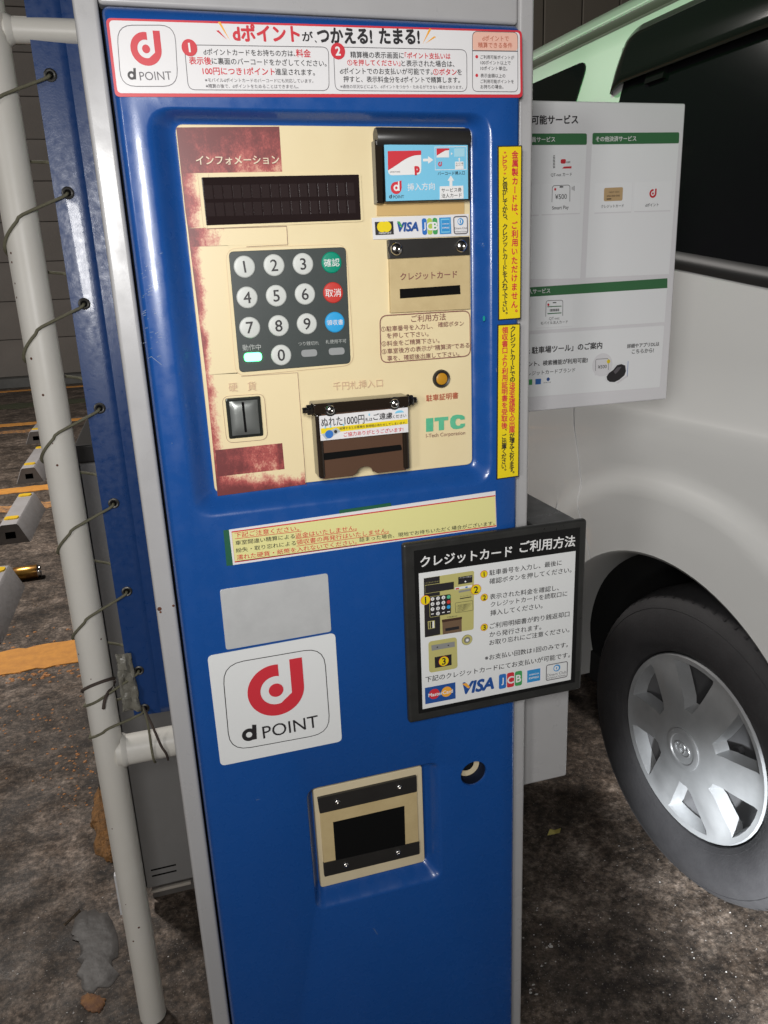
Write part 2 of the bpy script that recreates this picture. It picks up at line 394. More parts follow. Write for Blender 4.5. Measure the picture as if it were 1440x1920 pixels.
def bridge(A, B):
    n = len(A)
    for i in range(n): bm.faces.new([A[i], A[(i+1) % n], B[(i+1) % n], B[i]])
def loopedges(A): return [bm.edges.get((A[i], A[(i+1) % len(A)])) or bm.edges.new((A[i], A[(i+1) % len(A)])) for i in range(len(A))]
fills = []
front = ring(rrect(DX0+.0065, DX1-.0065, DZ0+.006, DZ1-.0135, .006), 0)
prev = front
for t in (.25, .5, .75, 1):                      # rolled edge
    s_ = math.sin(t*math.pi/2); c_ = 1-math.cos(t*math.pi/2)
    nx = ring(rrect(DX0+.0065*(1-s_), DX1-.0065*(1-s_), DZ0+.006*(1-s_), DZ1-.0135*(1-s_), .006), .0125*c_*.9+.002*t); bridge(prev, nx); prev = nx
back = ring(rrect(DX0, DX1, DZ0, DZ1, .006), .026); bridge(prev, back)
fills += loopedges(front)
def recess(x0, x1, z0, z1, ix0, ix1, iz0, iz1, depth, r0, r1):
    prev = None
    for k in range(13):
        t = k/12; sm = t*t*(3-2*t); a = t
        L = ring(rrect(x0+(ix0-x0)*a, x1+(ix1-x1)*a, z0+(iz0-z0)*a, z1+(iz1-z1)*a, r0+(r1-r0)*a), depth*sm)
        if prev: bridge(prev, L)
        else: fills.extend(loopedges(L))
        prev = L
    bm.faces.new(prev)
g = .0008
recess(RX0, RX1, RZ0, RZ1, PX0-g, PX1+g, PZ0-g, PZ1+g, PY+.0025, .022, .008)
recess(TX0-.010, TX1+.019, TZ0-.021, TZ1+.011, TX0-g, TX1+g, TZ0-g, TZ1+g, TY+.003, .014, .006)
hole = [(LX+LR*math.cos(2*math.pi*k/36), LZ+LR*math.sin(2*math.pi*k/36)) for k in range(36)]
h0 = ring(hole, 0); fills += loopedges(h0)
h1 = ring([(LX+(p[0]-LX)*.955, LZ+(p[1]-LZ)*.955) for p in hole], .0012); bridge(h0, h1)
h2 = ring([(LX+(p[0]-LX)*.955, LZ+(p[1]-LZ)*.955) for p in hole], .0035); bridge(h1, h2)
bmesh.ops.triangle_fill(bm, use_beauty=True, use_dissolve=False, edges=fills, normal=(0, -1, 0))
door = kp(bmo('door', bm, BLUE, None, 40))
lathe('lock_recess', [(.021, -.0030), (.021, -.022), (0, -.022)], (LX, 0, LZ), (0, -1, 0), mat('recess blue black', (.010, .014, .030), .5), door, 28)
lathe('cam_lock', [(.0085, .0), (.0088, .0012), (.0150, .0012), (.0158, .0), (.0158, -.006)], (LX-.003, .0135, LZ+.005), (0, -1, 0), CREAM3, door, 32)
lathe('lock_core', [(0, .001), (.003, .001), (.004, .003), (.0060, .003), (.0082, .0), (.0082, -.004)], (LX-.003, .0150, LZ+.005), (0, -1, 0), mat('lock core', (.05, .05, .05), .2, .8), door, 20)
x, z = K(907, 597); CY = mat('teal paint spot', (.0, .28, .25), .5)
pr = Print(0); pr.add([(x+.0016*math.cos(a)*(.7+.5*random.random()), z+.0030*math.sin(a)*(.7+.4*random.random())) for a in [k*.7 for k in range(9)]], [list(range(9))], CY, 0)
pr.build('paint_spot', door)
# scratches on the door face
SCR = mat('bare scratch', (.22, .27, .36), .35)
pr = Print(0)
for k in range(46):
    px = random.uniform(262, 300); py = random.uniform(470, 680); a = random.uniform(-.6, -.2); L = random.uniform(2, 9)
    pr.line((px, py), (px+L*math.cos(a), py+L*math.sin(a)), random.choice((.3, .45, .6)), SCR)
for (a, b) in (((283, 668), (303, 684)), ((840, 1010), (843, 1012)), ((322, 830), (323, 832)), ((930, 690), (931, 697)), ((700, 1740), (708, 1752)), ((480, 1500), (486, 1498))): pr.line(a, b, .7, SCR)
pr.build('scratch', door)['kind'] = 'stuff'

# --- cream control plate
plate = kp(prism('control_plate', rrect(PX0, PX1, PZ0, PZ1, .0065), PY, PY+.003, CREAM, None, .0006))
# faded red print: sheets whose 'wear' attribute thins the ink
def fade_mat():
    m = bpy.data.materials.new('faded maroon print'); m.use_nodes = True; t = m.node_tree; b = t.nodes['Principled BSDF']; b.inputs['Roughness'].default_value = .42
    N = t.nodes.new; at = N('ShaderNodeAttribute'); at.attribute_name = 'wear'; tc = N('ShaderNodeTexCoord')
    mp = N('ShaderNodeMapping'); mp.inputs['Scale'].default_value = (1.0, 1.0, .8); t.links.new(tc.outputs['Object'], mp.inputs[0])
    n1 = N('ShaderNodeTexNoise'); n1.inputs['Scale'].default_value = 85; n1.inputs['Detail'].default_value = 6; n1.inputs['Roughness'].default_value = .7; t.links.new(mp.outputs[0], n1.inputs['Vector'])
    n2 = N('ShaderNodeTexNoise'); n2.inputs['Scale'].default_value = 900; n2.inputs['Detail'].default_value = 2; t.links.new(mp.outputs[0], n2.inputs['Vector'])
    a1 = N('ShaderNodeMath'); a1.operation = 'MULTIPLY_ADD'; a1.inputs[1].default_value = 1.7; a1.inputs[2].default_value = -.85; t.links.new(n1.outputs[0], a1.inputs[0])
    a2 = N('ShaderNodeMath'); a2.operation = 'MULTIPLY_ADD'; a2.inputs[1].default_value = .5; a2.inputs[2].default_value = -.25; t.links.new(n2.outputs[0], a2.inputs[0])
    a3 = N('ShaderNodeMath'); a3.operation = 'ADD'; t.links.new(a1.outputs[0], a3.inputs[0]); t.links.new(a2.outputs[0], a3.inputs[1])
    a4 = N('ShaderNodeMath'); a4.operation = 'ADD'; t.links.new(a3.outputs[0], a4.inputs[0]); t.links.new(at.outputs['Fac'], a4.inputs[1])
    r = N('ShaderNodeValToRGB'); e = r.color_ramp.elements
    e[0].position = .05; e[0].color = (.79, .66, .40, 1); e[1].position = 1.0; e[1].color = (.165, .034, .034, 1)
    x = e.new(.30); x.color = (.66, .34, .24, 1); x = e.new(.55); x.color = (.42, .088, .078, 1); x = e.new(.80); x.color = (.24, .048, .046, 1)
    t.links.new(a4.outputs[0], r.inputs[0]); t.links.new(r.outputs[0], b.inputs['Base Color']); return m
FADE = fade_mat()
V = []; F = []; W = []
def fade(quad, wear, nx=10, ny=10, f=None, l=0):
    """quad px TL,TR,BR,BL; wear at the corners; f(u,v) extra"""
    q = quadmap(quad); b = len(V)
    for j in range(ny+1):
        for i in range(nx+1):
            u, v = i/nx, j/ny; x, z = K(*q(u, v), PY); V.append((max(x, PX0+.0007), PY-.0003-.0002*l, z))
            W.append((wear[0]*(1-u)*(1-v)+wear[1]*u*(1-v)+wear[2]*u*v+wear[3]*(1-u)*v)+(f(u, v) if f else 0))
    for j in range(ny):
        for i in range(nx):
            a = b+j*(nx+1)+i; F.append([a, a+1, a+nx+2, a+nx+1])
fade([(329, 239), (523.5, 237.5), (529, 322), (337, 325)], (1.1, 1.0, .45, .95), f=lambda u, v: -.35*math.exp(-((u-.62)/.07)**2)*(v**.7)-.25*math.exp(-((u-.3)/.06)**2)*v)
fade([(337, 325), (374, 324), (386, 425), (352, 428)], (1.05, .1, -.15, .95), f=lambda u, v: -.25*math.sin(v*9)*u)
fade([(352, 428), (537, 424.5), (538.5, 457), (356, 463)], (1.05, .12, .1, .95), 16, 6, f=lambda u, v: -.75*min(1, u/.35) if u > .12 else 0)
fade([(356, 463), (428, 460), (449, 700), (386, 703)], (1.0, -.3, -.4, .62), 12, 20, f=lambda u, v: -.9*min(1, u/.45)-.12*math.sin(v*14))
fade([(386, 703), (558, 690), (572.5, 908), (408, 930)], (.62, -.35, .05, .70), 20, 22, f=lambda u, v: -.85*min(1, u/.16)*(1-v**6)+(.75*v**8)+(.55*max(0, (u-.93)/.07)*math.sin(min(1, max(0, v-.25)/.75)*3.14)))
fade([(403.3, 844), (529, 830.6), (533.5, 879.4), (408, 893.5)], (1.05, .45, .45, 1.1), 16, 6, l=1, f=lambda u, v: -.12*math.exp(-((u-.55)/.2)**2)+(.4 if u > .9 else 0))
fp = mo('faded_print', V, F, FADE, plate)
at_ = fp.data.attributes.new('wear', 'FLOAT', 'POINT'); at_.data.foreach_set('value', W)

pz = Print(PY-.0009)
z3 = zoomer(310, 220, 3.6923); pz.z = z3
pz.text((212, 300), (785, 295), 'インフォメーション', CREAMINK, .018, 2)
pz.poly([(222, 402), (240, 394), (1340, 384), (1352, 400), (1372, 712), (1360, 722), (285, 770), (262, 758)], CREAM, 1)
pz.outline([(222, 396), (300, 392), (290, 770), (262, 760)], .25, MAROON, 2)
pz.line((285, 771), (838, 754), .8, MAROON, 2); pz.line((838, 754), (846, 882), .8, MAROON, 2); pz.line((846, 882), (560, 896), .6, MAROON, 2)
z5 = zoomer(320, 440, 3.7895); pz.z = z5
pz.poly([(386, 100), (1246, 66), (1300, 925), (462, 1008)], CREAM, 1, 22); pz.outline([(385, 99), (1247, 65), (1301, 926), (461, 1009)], .5, FAINT, 2, 22)
z7 = zoomer(380, 680, 4.8); pz.z = z7
pz.outline([(170, 303), (553, 276), (586, 690), (215, 724)], .6, MAROON, 2, 14); pz.poly([(172, 305), (551, 278), (584, 688), (217, 722)], CREAM, 1, 14)
pz.line((853, 88), (930, 1106), .7, MAROON, 2); pz.line((345, 122), (853, 88), .5, MAROON, 2)
pz.text((232, 224), (312, 218), '硬', FAINT, .0, 2); pz.text((402, 212), (482, 208), '貨', FAINT, .0, 2)
pz.z = zoomer(540, 690, 5.538)
pz.text((465, 190), (980, 152), '千円札挿入口', FAINT, .004, 2)
z6 = zoomer(660, 440, 4.2353); pz.z = z6
pz.outline([(215, 640), (937, 598), (942, 965), (225, 1022)], 1.9, MAROON, 1, 16)
for a, b, st in (((468, 668), (742, 650), 'ご利用方法'), ((228, 750), (640, 725), '①駐車番号を入力し、'), ((680, 714), (885, 703), '確認ボタン'), ((275, 802), (605, 786), 'を押して下さい。'),
                 ((232, 866), (693, 838), '②料金をご精算下さい。'), ((234, 928), (930, 876), '③車室後方の表示が”精算済”である'), ((278, 982), (850, 944), '事を、確認後出庫して下さい。')):
    pz.text(a, b, st, MAROON, .008, 1, asp=.95)
pz.z = zoomer(690, 570, 6.857); pz.text((745, 1212), (1155, 1172), '駐車証明書', BRED, .016, 1)
z8 = zoomer(560, 680, 3.2727); pz.z = z8
def quadP(pts, mt): pz.poly(pts, mt, 1)
quadP([(780, 342), (824, 338), (824, 420), (780, 424)], TITC)
quadP([(832, 337), (916, 330), (916, 352), (890, 354), (890, 412), (858, 415), (858, 357), (832, 360)], TITC)
cpt = [(1018, 347), (1016, 330), (1000, 320), (968, 318), (944, 325), (930, 342), (927, 366), (932, 392), (946, 405), (968, 407), (1000, 401), (1018, 388), (1020, 372), (992, 374), (988, 384), (974, 387), (964, 380), (960, 366), (964, 348), (974, 341), (988, 343), (991, 350)]
quadP(cpt, TITC)
pz.text((780, 452), (1020, 432), 'I-Tech Corporation', MAROON, .004, 1)
pz.build('lettering', plate)

# --- display
disp = kp(pprism('display', [(377.7, 332.4), (673, 327), (677, 412.3), (387.2, 422.6)], PY-.0026, PY+.001, DISPW, None, .0008, .0005))
cq = quadmap([(262, 462), (1312, 440), (1330, 678), (290, 700)])
V0 = None
for r_ in range(2):
    for c_ in range(16):
        u0, u1 = (c_+.04)/16, (c_+.90)/16; v0, v1 = (.04, .44) if r_ == 0 else (.54, .95)
        q = [K(*z3(*cq(u, v)), PY-.0028) for u, v in ((u0, v0), (u1, v0), (u1, v1), (u0, v1))]
        cx = sum(p[0] for p in q)/4; cz = sum(p[1] for p in q)/4
        if V0 is None:
            V0 = mo('character_cell', [(p[0]-cx, -.0002, p[1]-cz) for p in q]+[(p[0]-cx, .0006, p[1]-cz) for p in q], [[0, 1, 2, 3], [0, 4, 5, 1], [1, 5, 6, 2], [2, 6, 7, 3], [3, 7, 4, 0]], CELL, disp); o = V0
        else: o = V0.copy(); link(o, disp)
        o.location = (cx, PY-.0027, cz)

# --- keypad
kq = [(428.7, 471.7), (648.6, 463), (657.8, 681.5), (449.3, 698.6)]
KY = PY-.0030
keyp = kp(pprism('keypad', kq, KY, PY+.001, KEYPL, None, .0045, .0006))
keys = [('1', 524, 228), ('2', 734, 217), ('3', 940, 208), ('4', 543, 446), ('5', 750, 434), ('6', 954, 422), ('7', 562, 660), ('8', 767, 647), ('9', 968, 633), ('0', 785, 855)]
fk = [('確認', 1143, 198, KGREEN), ('取消', 1154, 412, KRED), ('領収書', 1166, 622, KBLUE)]
kr = .0096
def button(name, X, Y, r_, mt, prof, parent):
    x, z = K(*z5(X, Y), KY); o = lathe(name, prof, (0, 0, 0), (0, -1, 0), mt, parent, 28, 30); o.location = (x, KY, z); return o
prof = [(0, .0014), (kr*.72, .0014), (kr*.90, .0012), (kr*.98, .0006), (kr, 0), (kr*1.0, -.0004)]
k0 = None
for s_, X, Y in keys:
    if k0 is None: k0 = button('key', X, Y, kr, WHITEK, prof, keyp)
    else:
        o = k0.copy(); link(o, keyp); x, z = K(*z5(X, Y), KY); o.location = (x, KY, z)
for s_, X, Y, mt in fk:
    o = button('key', X, Y, kr, mt, prof, keyp); o['label'] = {KGREEN: 'green confirm key', KRED: 'red cancel key', KBLUE: 'blue receipt key'}[mt]
pk = Print(KY-.0014, z5)
for s_, X, Y in keys: pk.text((X-(15 if s_ == '1' else 29), Y+2), (X+(15 if s_ == '1' else 29), Y-2), s_, INK, .012, 1, h=82, hfit=True)
for s_, X, Y, mt in fk: pk.text((X-(55 if len(s_) < 3 else 57), Y+4), (X+(55 if len(s_) < 3 else 57), Y-2), s_, WHITE, .006, 1)
pk.build('key_lettering', keyp)
pk = Print(KY, z5)
for a, b, st in (((510, 803), (640, 797), '動作中'), ((905, 776), (1052, 768), 'つり銭切れ'), ((1100, 762), (1247, 754), '札使用不可')): pk.text(a, b, st, mat('print pale', (.42, .44, .42), .5), .0, 1)
pk.build('lettering', keyp)
LED = mat('green led', (.3, 1, .5), .3, emit=((.05, 1.0, .22), 9)); LAMPOFF = mat('lamp off', (.30, .31, .31), .35)
for X, Y, hw, hh, mt in ((583, 870, 62, 30, LED), (983, 842, 56, 25, LAMPOFF), (1178, 829, 56, 25, LAMPOFF)):
    o = pprism('indicator_lamp', [z5(X-hw, Y-hh+3), z5(X+hw, Y-hh-4), z5(X+hw+4, Y+hh-4), z5(X-hw+4, Y+hh+3)], KY-.0008, KY+.0005, mt, keyp, .0034)
    if mt is LED: o['label'] = 'lit green operating lamp'

# --- coin slot
ci = [z7(203, 325), z7(520, 300), z7(550, 660), z7(240, 690)]
coin = kp(pprism('coin_slot', ci, PY-.0034, PY+.001, mat('dark chrome', (.10, .11, .10), .22, .9), None, .0018, .0012))
cm = quadmap(ci); V = []; F = []; n = 12
for j in range(n+1):
    for i in range(n+1):
        u, v = i/n, j/n; x, z = K(*cm(.10+.80*u, .08+.84*v), PY-.003); d = (1-(2*u-1)**4)*(1-(2*v-1)**4)
        V.append((x, PY-.0036-.0024*d**.6, z))
for j in range(n):
    for i in range(n): a = j*(n+1)+i; F.append([a, a+1, a+n+2, a+n+1])
mo('slot_boss', V, F, mat('gunmetal', (.20, .21, .20), .33, .5, bump=(900, .12, .0005)), coin, None, 60)
pprism('slot_opening', [z7(350, 357), z7(371, 355), z7(399, 624), z7(379, 627)], PY-.0064, PY-.0036, DARK, coin, .0008)

# --- bill slot: hood, brown cover, bolts, sticker
zb = zoomer(540, 690, 5.538)
HY = PY-.024                                       # hood front plane
hx0 = K(*zb(268, 400), HY)[0]; hx1 = K(*zb(1262, 300), HY)[0]
hz1 = (K(*zb(268, 382), HY)[1]+K(*zb(1262, 284), HY)[1])/2; hz0 = (K(*zb(275, 488), HY)[1]+K(*zb(1262, 400), HY)[1])/2
bz0 = (K(*zb(330, 1165), HY+.002)[1]+K(*zb(1260, 1060), HY+.002)[1])/2
SMOKE = mat('smoked acrylic', (.020, .014, .010), .06, spec=.8)
bill = kp(box('bill_slot', hx0, hx1, HY, PY-.0002, hz0, hz1, SMOKE, None, .0015, 2))
CY_ = HY+.004                                      # brown cover plane, a shallow tray below the hood
cxm = (hx0+hx1)/2; nb = .0115
cover = [(hx0+.003, hz0+.001), (hx0+.003, bz0+.004), (hx0+.005, bz0)]
cover += [(cxm-.0125, bz0), (cxm-.0095, bz0+.0022)]+[(cxm+.0082*math.cos(a), bz0+.0020+.0062*math.sin(a)) for a in [math.pi*(1-k/12) for k in range(0, 13)]]+[(cxm+.0095, bz0+.0022), (cxm+.0125, bz0)]
cover += [(hx1-.005, bz0), (hx1-.003, bz0+.004), (hx1-.003, hz0+.001)]
prism('cover', cover, CY_, CY_+.003, BROWN, bill, 0, 30)
for x0, x1 in ((hx0+.001, hx0+.0075), (hx1-.0075, hx1-.001)):
    box('cover_edge', x0, x1, CY_-.0025, PY-.0003, bz0+.001, hz0+.0005, SMOKE, bill, .0024, 3)
sq_ = [zb(358, 888), zb(1172, 796), zb(1186, 852), zb(366, 960)]
pprism('note_opening', sq_, CY_-.0006, CY_+.001, DARK, bill, .0016)
def bolt(px, y, parent, r_=.0047, h=.0035):
    x, z = K(px[0], px[1], y-h)
    o = lathe('bolt', [(0, h*.55), (r_*.28, h*.55), (r_*.30, h), (r_*.62, h*.92), (r_*.9, h*.55), (r_, 0), (r_*1.35, -.0001), (r_*1.35, -.0006)], (x, y, z), (0, -1, 0), CHROME, parent, 20); return o
bolt(zb(448, 438), HY, bill); bolt(zb(1118, 372), HY, bill)
for X, Y, sx in ((222, 440, -1), (1300, 335, 1)):
    z = K(*zb(X, Y), HY+.008)[1]; x = hx0 if sx < 0 else hx1
    lathe('bolt', [(0, .010), (.0028, .0098), (.0032, .0085), (.0032, .006), (.0052, .0058), (.0056, .0045), (.0056, .0018), (.0066, .0016), (.0066, 0)], (x, HY+.009, z), (sx, 0, 0), CHROME, bill, 6)
SY = CY_-.0034
st = [(322, 500), (1245, 408), (1250, 665), (340, 757)]
stk = pprism('sticker', [zb(*p) for p in st], SY, SY+.0004, STICK, bill)
ps = Print(SY, zb); q = quadmap(st)
ps.poly([q(.01, .50), q(.995, .46), q(.995, .66), q(.01, .72)], YELLOW, 0)
ps.text((345, 568), (790, 528), 'ぬれた1000円', INK, .012, 1, h=95); ps.text((800, 535), (872, 530), '札は', INK, .012, 1); ps.text((884, 508), (1080, 490), 'ご遠慮', INK, .014, 1); ps.text((1086, 505), (1225, 492), 'ください', INK, .01, 1)
ps.text((533, 628), (1225, 566), '故障するとお客様を長時間お待たせしてしまいます。', INK, .01, 1); ps.text((577, 690), (1195, 634), 'ご協力ありがとうございます!', RED, .012, 1)
ps.poly([(350, 690), (500, 618), (545, 655), (395, 742)], mat('print banknote', (.40, .46, .50), .4), 1); ps.circ(425, 685, 42, JB, 2); ps.circ(492, 658, 17, INK, 2)
for X, Y in ((383, 615), (438, 605), (572, 588), (840, 480)): ps.poly([(X, Y-18), (X+9, Y+8), (X, Y+16), (X-9, Y+8)], SKYB, 2)
ps.poly([(1105, 470), (1120, 450), (1150, 438), (1180, 440), (1205, 458)], SKYB, 1)
ps.build('lettering', bill)

# --- barcode reader with blue card diagram
zr = zoomer(690, 235, 6.857)
BRY = PY-.012
rdr = kp(pprism('barcode_reader', [zr(205, 75), zr(1312, 70), zr(1318, 962), zr(225, 992)], BRY, PY, BLACK, None, .0018, .001))
lathe('hood', [(0, 0), (.0080, 0), (.0086, .001), (.0086, (K(*zr(1312, 150), BRY)[0]-K(*zr(112, 150), BRY)[0])-.001), (.0080, (K(*zr(1312, 150), BRY)[0]-K(*zr(112, 150), BRY)[0])), (0, (K(*zr(1312, 150), BRY)[0]-K(*zr(112, 150), BRY)[0]))], (K(*zr(112, 150), BRY)[0], BRY+.005, K(*zr(700, 152), BRY)[1]), (1, 0, 0), BLACK, rdr, 20)
pprism('side_guard', [zr(85, 182), zr(190, 178), zr(192, 1004), zr(118, 1006)], BRY+.001, PY, SMOKE, rdr, .001, .001)
lab = [(208, 250), (1282, 238), (1288, 945), (232, 975)]
pprism('label_card', [zr(*p) for p in lab], BRY-.0006, BRY+.0002, SKYB, rdr)
pb = Print(BRY-.0006, zr)
pb.poly([(250, 332), (680, 325), (685, 632), (257, 645)], WHITE, 0, 9)
pb.poly([(250, 332), (680, 325), (680, 380), (610, 386), (560, 397), (500, 423), (440, 458), (380, 500), (320, 540), (254, 580)], RED, 1)
pb.text((283, 602), (410, 598), 'DPOINTCARD', INK, .01, 1); pb.text((603, 585), (655, 582), 'p', RED, .08, 1)
pb.poly([(705, 430), (772, 429), (771, 397), (838, 445), (772, 495), (771, 463), (705, 465)], WHITE, 0)
pb.outline([(855, 277), (1265, 270), (1270, 570), (862, 578)], 1.2, WHITE, 0)
pb.poly([(877, 299), (1040, 297), (1040, 412), (880, 415)], WHITE, 0); pb.poly([(877, 299), (1040, 297), (1040, 318), (990, 325), (930, 358), (880, 390)], RED, 1)
pb.poly([(1105, 298), (1240, 295), (1240, 402), (1108, 406)], mat('print pale blue', (.36, .64, .76), .4), 0); pb.poly([(1066, 348), (1088, 366), (1066, 382)], WHITE, 0)
pb.poly([(1172, 415), (1188, 438), (1178, 438), (1178, 465), (1166, 465), (1166, 438), (1156, 438)], WHITE, 0); pb.poly([(1118, 468), (1225, 465), (1228, 560), (1118, 565)], WHITE, 0)
pb.text((1125, 490), (1220, 487), 'サービス券', INK, .0, 1); pb.text((1125, 516), (1220, 512), '法人カード', INK, .0, 1)
pb.dlogo(pb.pt(922, 500), .0019, RED, 1)
pb.text((893, 620), (1240, 612), 'バーコード挿入口', INK, .006, 1)
pb.poly([(1063, 645), (1106, 712), (1083, 712), (1083, 790), (1046, 790), (1046, 713), (1021, 713)], WHITE, 0)
pb.poly([(918, 786), (1222, 776), (1225, 942), (918, 955)], WHITE, 1); pb.text((940, 838), (1198, 828), 'サービス券', INK, .006, 2); pb.text((940, 908), (1198, 898), '法人カード', INK, .006, 2)
c = pb.pt(360, 806); rr = .0052
pb.circw(c, rr, RED, 0); pb.add([(c[0], c[1]), (c[0]+rr, c[1]), (c[0]+rr, c[1]+rr*1.2), (c[0]+rr*.1, c[1]+rr*1.0)], [[0, 1, 2, 3]], RED, 1)
pb.circw(c, rr*.52, WHITE, 2, inner=.45); pb.add([(c[0]+rr*.30, c[1]-rr*.5), (c[0]+rr*.56, c[1]-rr*.5), (c[0]+rr*.56, c[1]+rr*1.05), (c[0]+rr*.30, c[1]+rr*1.05)], [[0, 1, 2, 3]], WHITE, 3)
pb.dmark((268, 890), (302, 940), INK); pb.text((318, 922), (460, 916), 'POINT', INK, .0, 1); pb.text((505, 796), (855, 782), '挿入方向', WHITE, .006, 1)
pb.build('lettering', rdr)
kp(pprism('guard_strip', [zr(118, 1010), zr(1240, 985), zr(1240, 1145), zr(118, 1165)], PY-.0014, PY+.001, TAN, None, 0, .0003))
z4 = zoomer(670, 220, 4.3636)
bs = [(118, 822), (912, 790), (917, 968), (130, 1000)]
brand = kp(pprism('brand_sticker', [z4(*p) for p in bs], PY-.0018, PY-.0009, STICK))
pb = Print(PY-.0018, z4); pb.brands(quadmap(bs), 0); pb.build('lettering', brand)

# --- card reader
CRY = PY-.004
crd = kp(pprism('card_reader', [z6(297, 186), z6(935, 160), z6(940, 590), z6(308, 622)], CRY, PY, CREAM2, None, .0006, .0005))
pprism('clamp_bar', [z6(290, 40), z6(935, 15), z6(938, 160), z6(297, 192)], CRY-.003, PY-.0005, BLACK, crd, .0004, .0006)
bolt(z6(362, 112), CRY-.003, crd, .0062, .0042); bolt(z6(878, 88), CRY-.003, crd, .0062, .0042)
pprism('slot_opening', [z6(380, 432), z6(858, 400), z6(862, 472), z6(383, 507)], CRY-.0006, CRY+.001, DARK, crd)
pb = Print(CRY, z6); pb.text((382, 335), (832, 314), 'クレジットカード', MAROON, .016, 1); pb.build('lettering', crd)

# --- receipt button
x, z = K(828.3, 710.4, PY-.002)
rb = kp(lathe('receipt_button', [(0, .001), (.0062, .001), (.0064, .0028), (.0082, .0034), (.0090, .0022), (.0092, 0)], (x, PY, z), (0, -1, 0), BLACK, None, 28))
lathe('button_cap', [(0, .0030), (.0045, .0029), (.0058, .0024), (.0061, .0008)], (x, PY, z), (0, -1, 0), mat('amber cap', (.50, .24, .015), .35), rb, 24)

# --- point scheme banner across the top
bq = [(198, 33.5), (978.5, 57), (980, 183), (216, 181.5)]
SBY = -.0009
ban = kp(pprism('point_banner', bq, SBY, SBY+.0006, RED, None, .004))
pb = Print(SBY); q = quadmap(bq); pb.poly([q(.007, .03), q(.9945, .03), q(.9945, .955), q(.007, .955)], STICK, 0, 7); pb.lay = .00022
z1 = zoomer(180, 20, 3.4286); z2 = zoomer(580, 20, 3.4286); pb.z = z1
pb.outline([(130, 92), (508, 92), (530, 490), (158, 490)], 1.1, GREYINK, 1, 24)
c = pb.pt(322, 247); pb.dlogo(c, (Vector(pb.pt(222, 247))-Vector(c)).length, RED, 1)
pb.dmark((203, 370), (255, 445), INK); pb.text((280, 422), (485, 418), 'POINT', GREYINK, -.004, 1, h=55)
pb.text((880, 142), (1305, 148), 'dポイント', RED, .050, 1, h=105); pb.text((1325, 165), (1392, 167), 'が', INK, .025, 1, h=62); pb.text((1405, 185), (1418, 186), '、', INK, .02, 1)
for a, b in (((783, 75), (862, 195)), ((772, 130), (842, 188))): pb.poly([a, (a[0]+16, a[1]-3), b], ORNG if a[0] > 780 else RED, 1)
pb.outline([(565, 218), (1496, 233), (1500, 517), (592, 512)], 1.1, GREYINK, 1, 12)
pb.circ(600, 240, 50, RED, 3, inner=0); pb.text((588, 240), (612, 240), '1', WHITE, .04, 4, h=55, hfit=True)
for a, b, s_, mt in (((690, 266), (1280, 276), 'dポイントカードをお持ちの方は、', INK), ((1285, 274), (1378, 276), '料金', RED), ((598, 322), (740, 324), '表示後', RED), ((744, 324), (1480, 340), 'に裏面のバーコードをかざしてください。', INK),
                     ((685, 388), (1148, 393), '100円につき1ポイント', RED), ((1152, 393), (1405, 398), '進呈されます。', INK), ((700, 447), (1395, 453), '※モバイルdポイントカードのバーコードにも対応しています。', GREYINK), ((705, 485), (1300, 489), '※精算の後で、dポイントをためることはできません。', GREYINK)):
    pb.text(a, b, s_, mt, .018 if mt is RED else (.012 if mt is INK else .006), 2)
pb.z = z2
pb.text((52, 160), (400, 165), 'つかえる!', INK, .050, 1, h=95); pb.text((450, 165), (705, 168), 'たまる!', INK, .050, 1, h=95)
for a, b in (((770, 115), (725, 218)), ((800, 165), (745, 212))): pb.poly([a, (a[0]+14, a[1]+5), b], ORNG, 1)
pb.outline([(152, 232), (1012, 250), (1014, 523), (164, 517)], 1.1, GREYINK, 1, 12)
pb.circ(182, 262, 46, RED, 3); pb.text((165, 262), (199, 262), '2', WHITE, .04, 4, h=55, hfit=True)
for a, b, s_, mt in (((262, 284), (605, 289), '精算機の表示画面に', INK), ((612, 289), (905, 294), '「ポイント支払いは', RED), ((243, 334), (582, 338), '①を押してください」', RED), ((590, 339), (930, 344), 'と表示された場合は、', INK),
                     ((195, 389), (790, 393), 'dポイントでのお支払いが可能です。', INK), ((795, 394), (945, 396), '①ボタン', RED), ((949, 396), (978, 396), 'を', INK), ((218, 441), (965, 447), '押すと、表示料金分をdポイントで精算します。', INK), ((198, 488), (985, 493), '※通信の状況などにより、dポイントをつかう・ためるができない場合があります。', GREYINK)):
    pb.text(a, b, s_, mt, .018 if mt is RED else (.012 if mt is INK else .006), 2)
pb.poly([(1046, 135), (1338, 140), (1338, 262), (1046, 258)], PINK, .5, 8); pb.outline([(1045, 132), (1340, 138), (1341, 525), (1046, 522)], 1.1, GREYINK, 1, 10); pb.line((1046, 258), (1340, 262), 1.6, GREYINK, 1)
pb.circ(1075, 297, 9, RED, 1); pb.circ(1075, 417, 9, RED, 1)
for a, b, s_, mt in (((1110, 178), (1280, 180), 'dポイントで', BRED), ((1083, 222), (1303, 225), '精算できる条件', BRED), ((1098, 299), (1315, 303), 'ご利用可能ポイントが', INK), ((1098, 335), (1292, 337), '100ポイント以上で', INK), ((1098, 371), (1270, 373), '10ポイント単位。', INK),
                     ((1098, 418), (1258, 420), '表示金額以上の', INK), ((1098, 455), (1312, 457), 'ご利用可能ポイントを', INK), ((1098, 490), (1245, 491), 'お持ちの場合。', INK)):
    pb.text(a, b, s_, mt, .006, 2)
pb.build('lettering', ban)

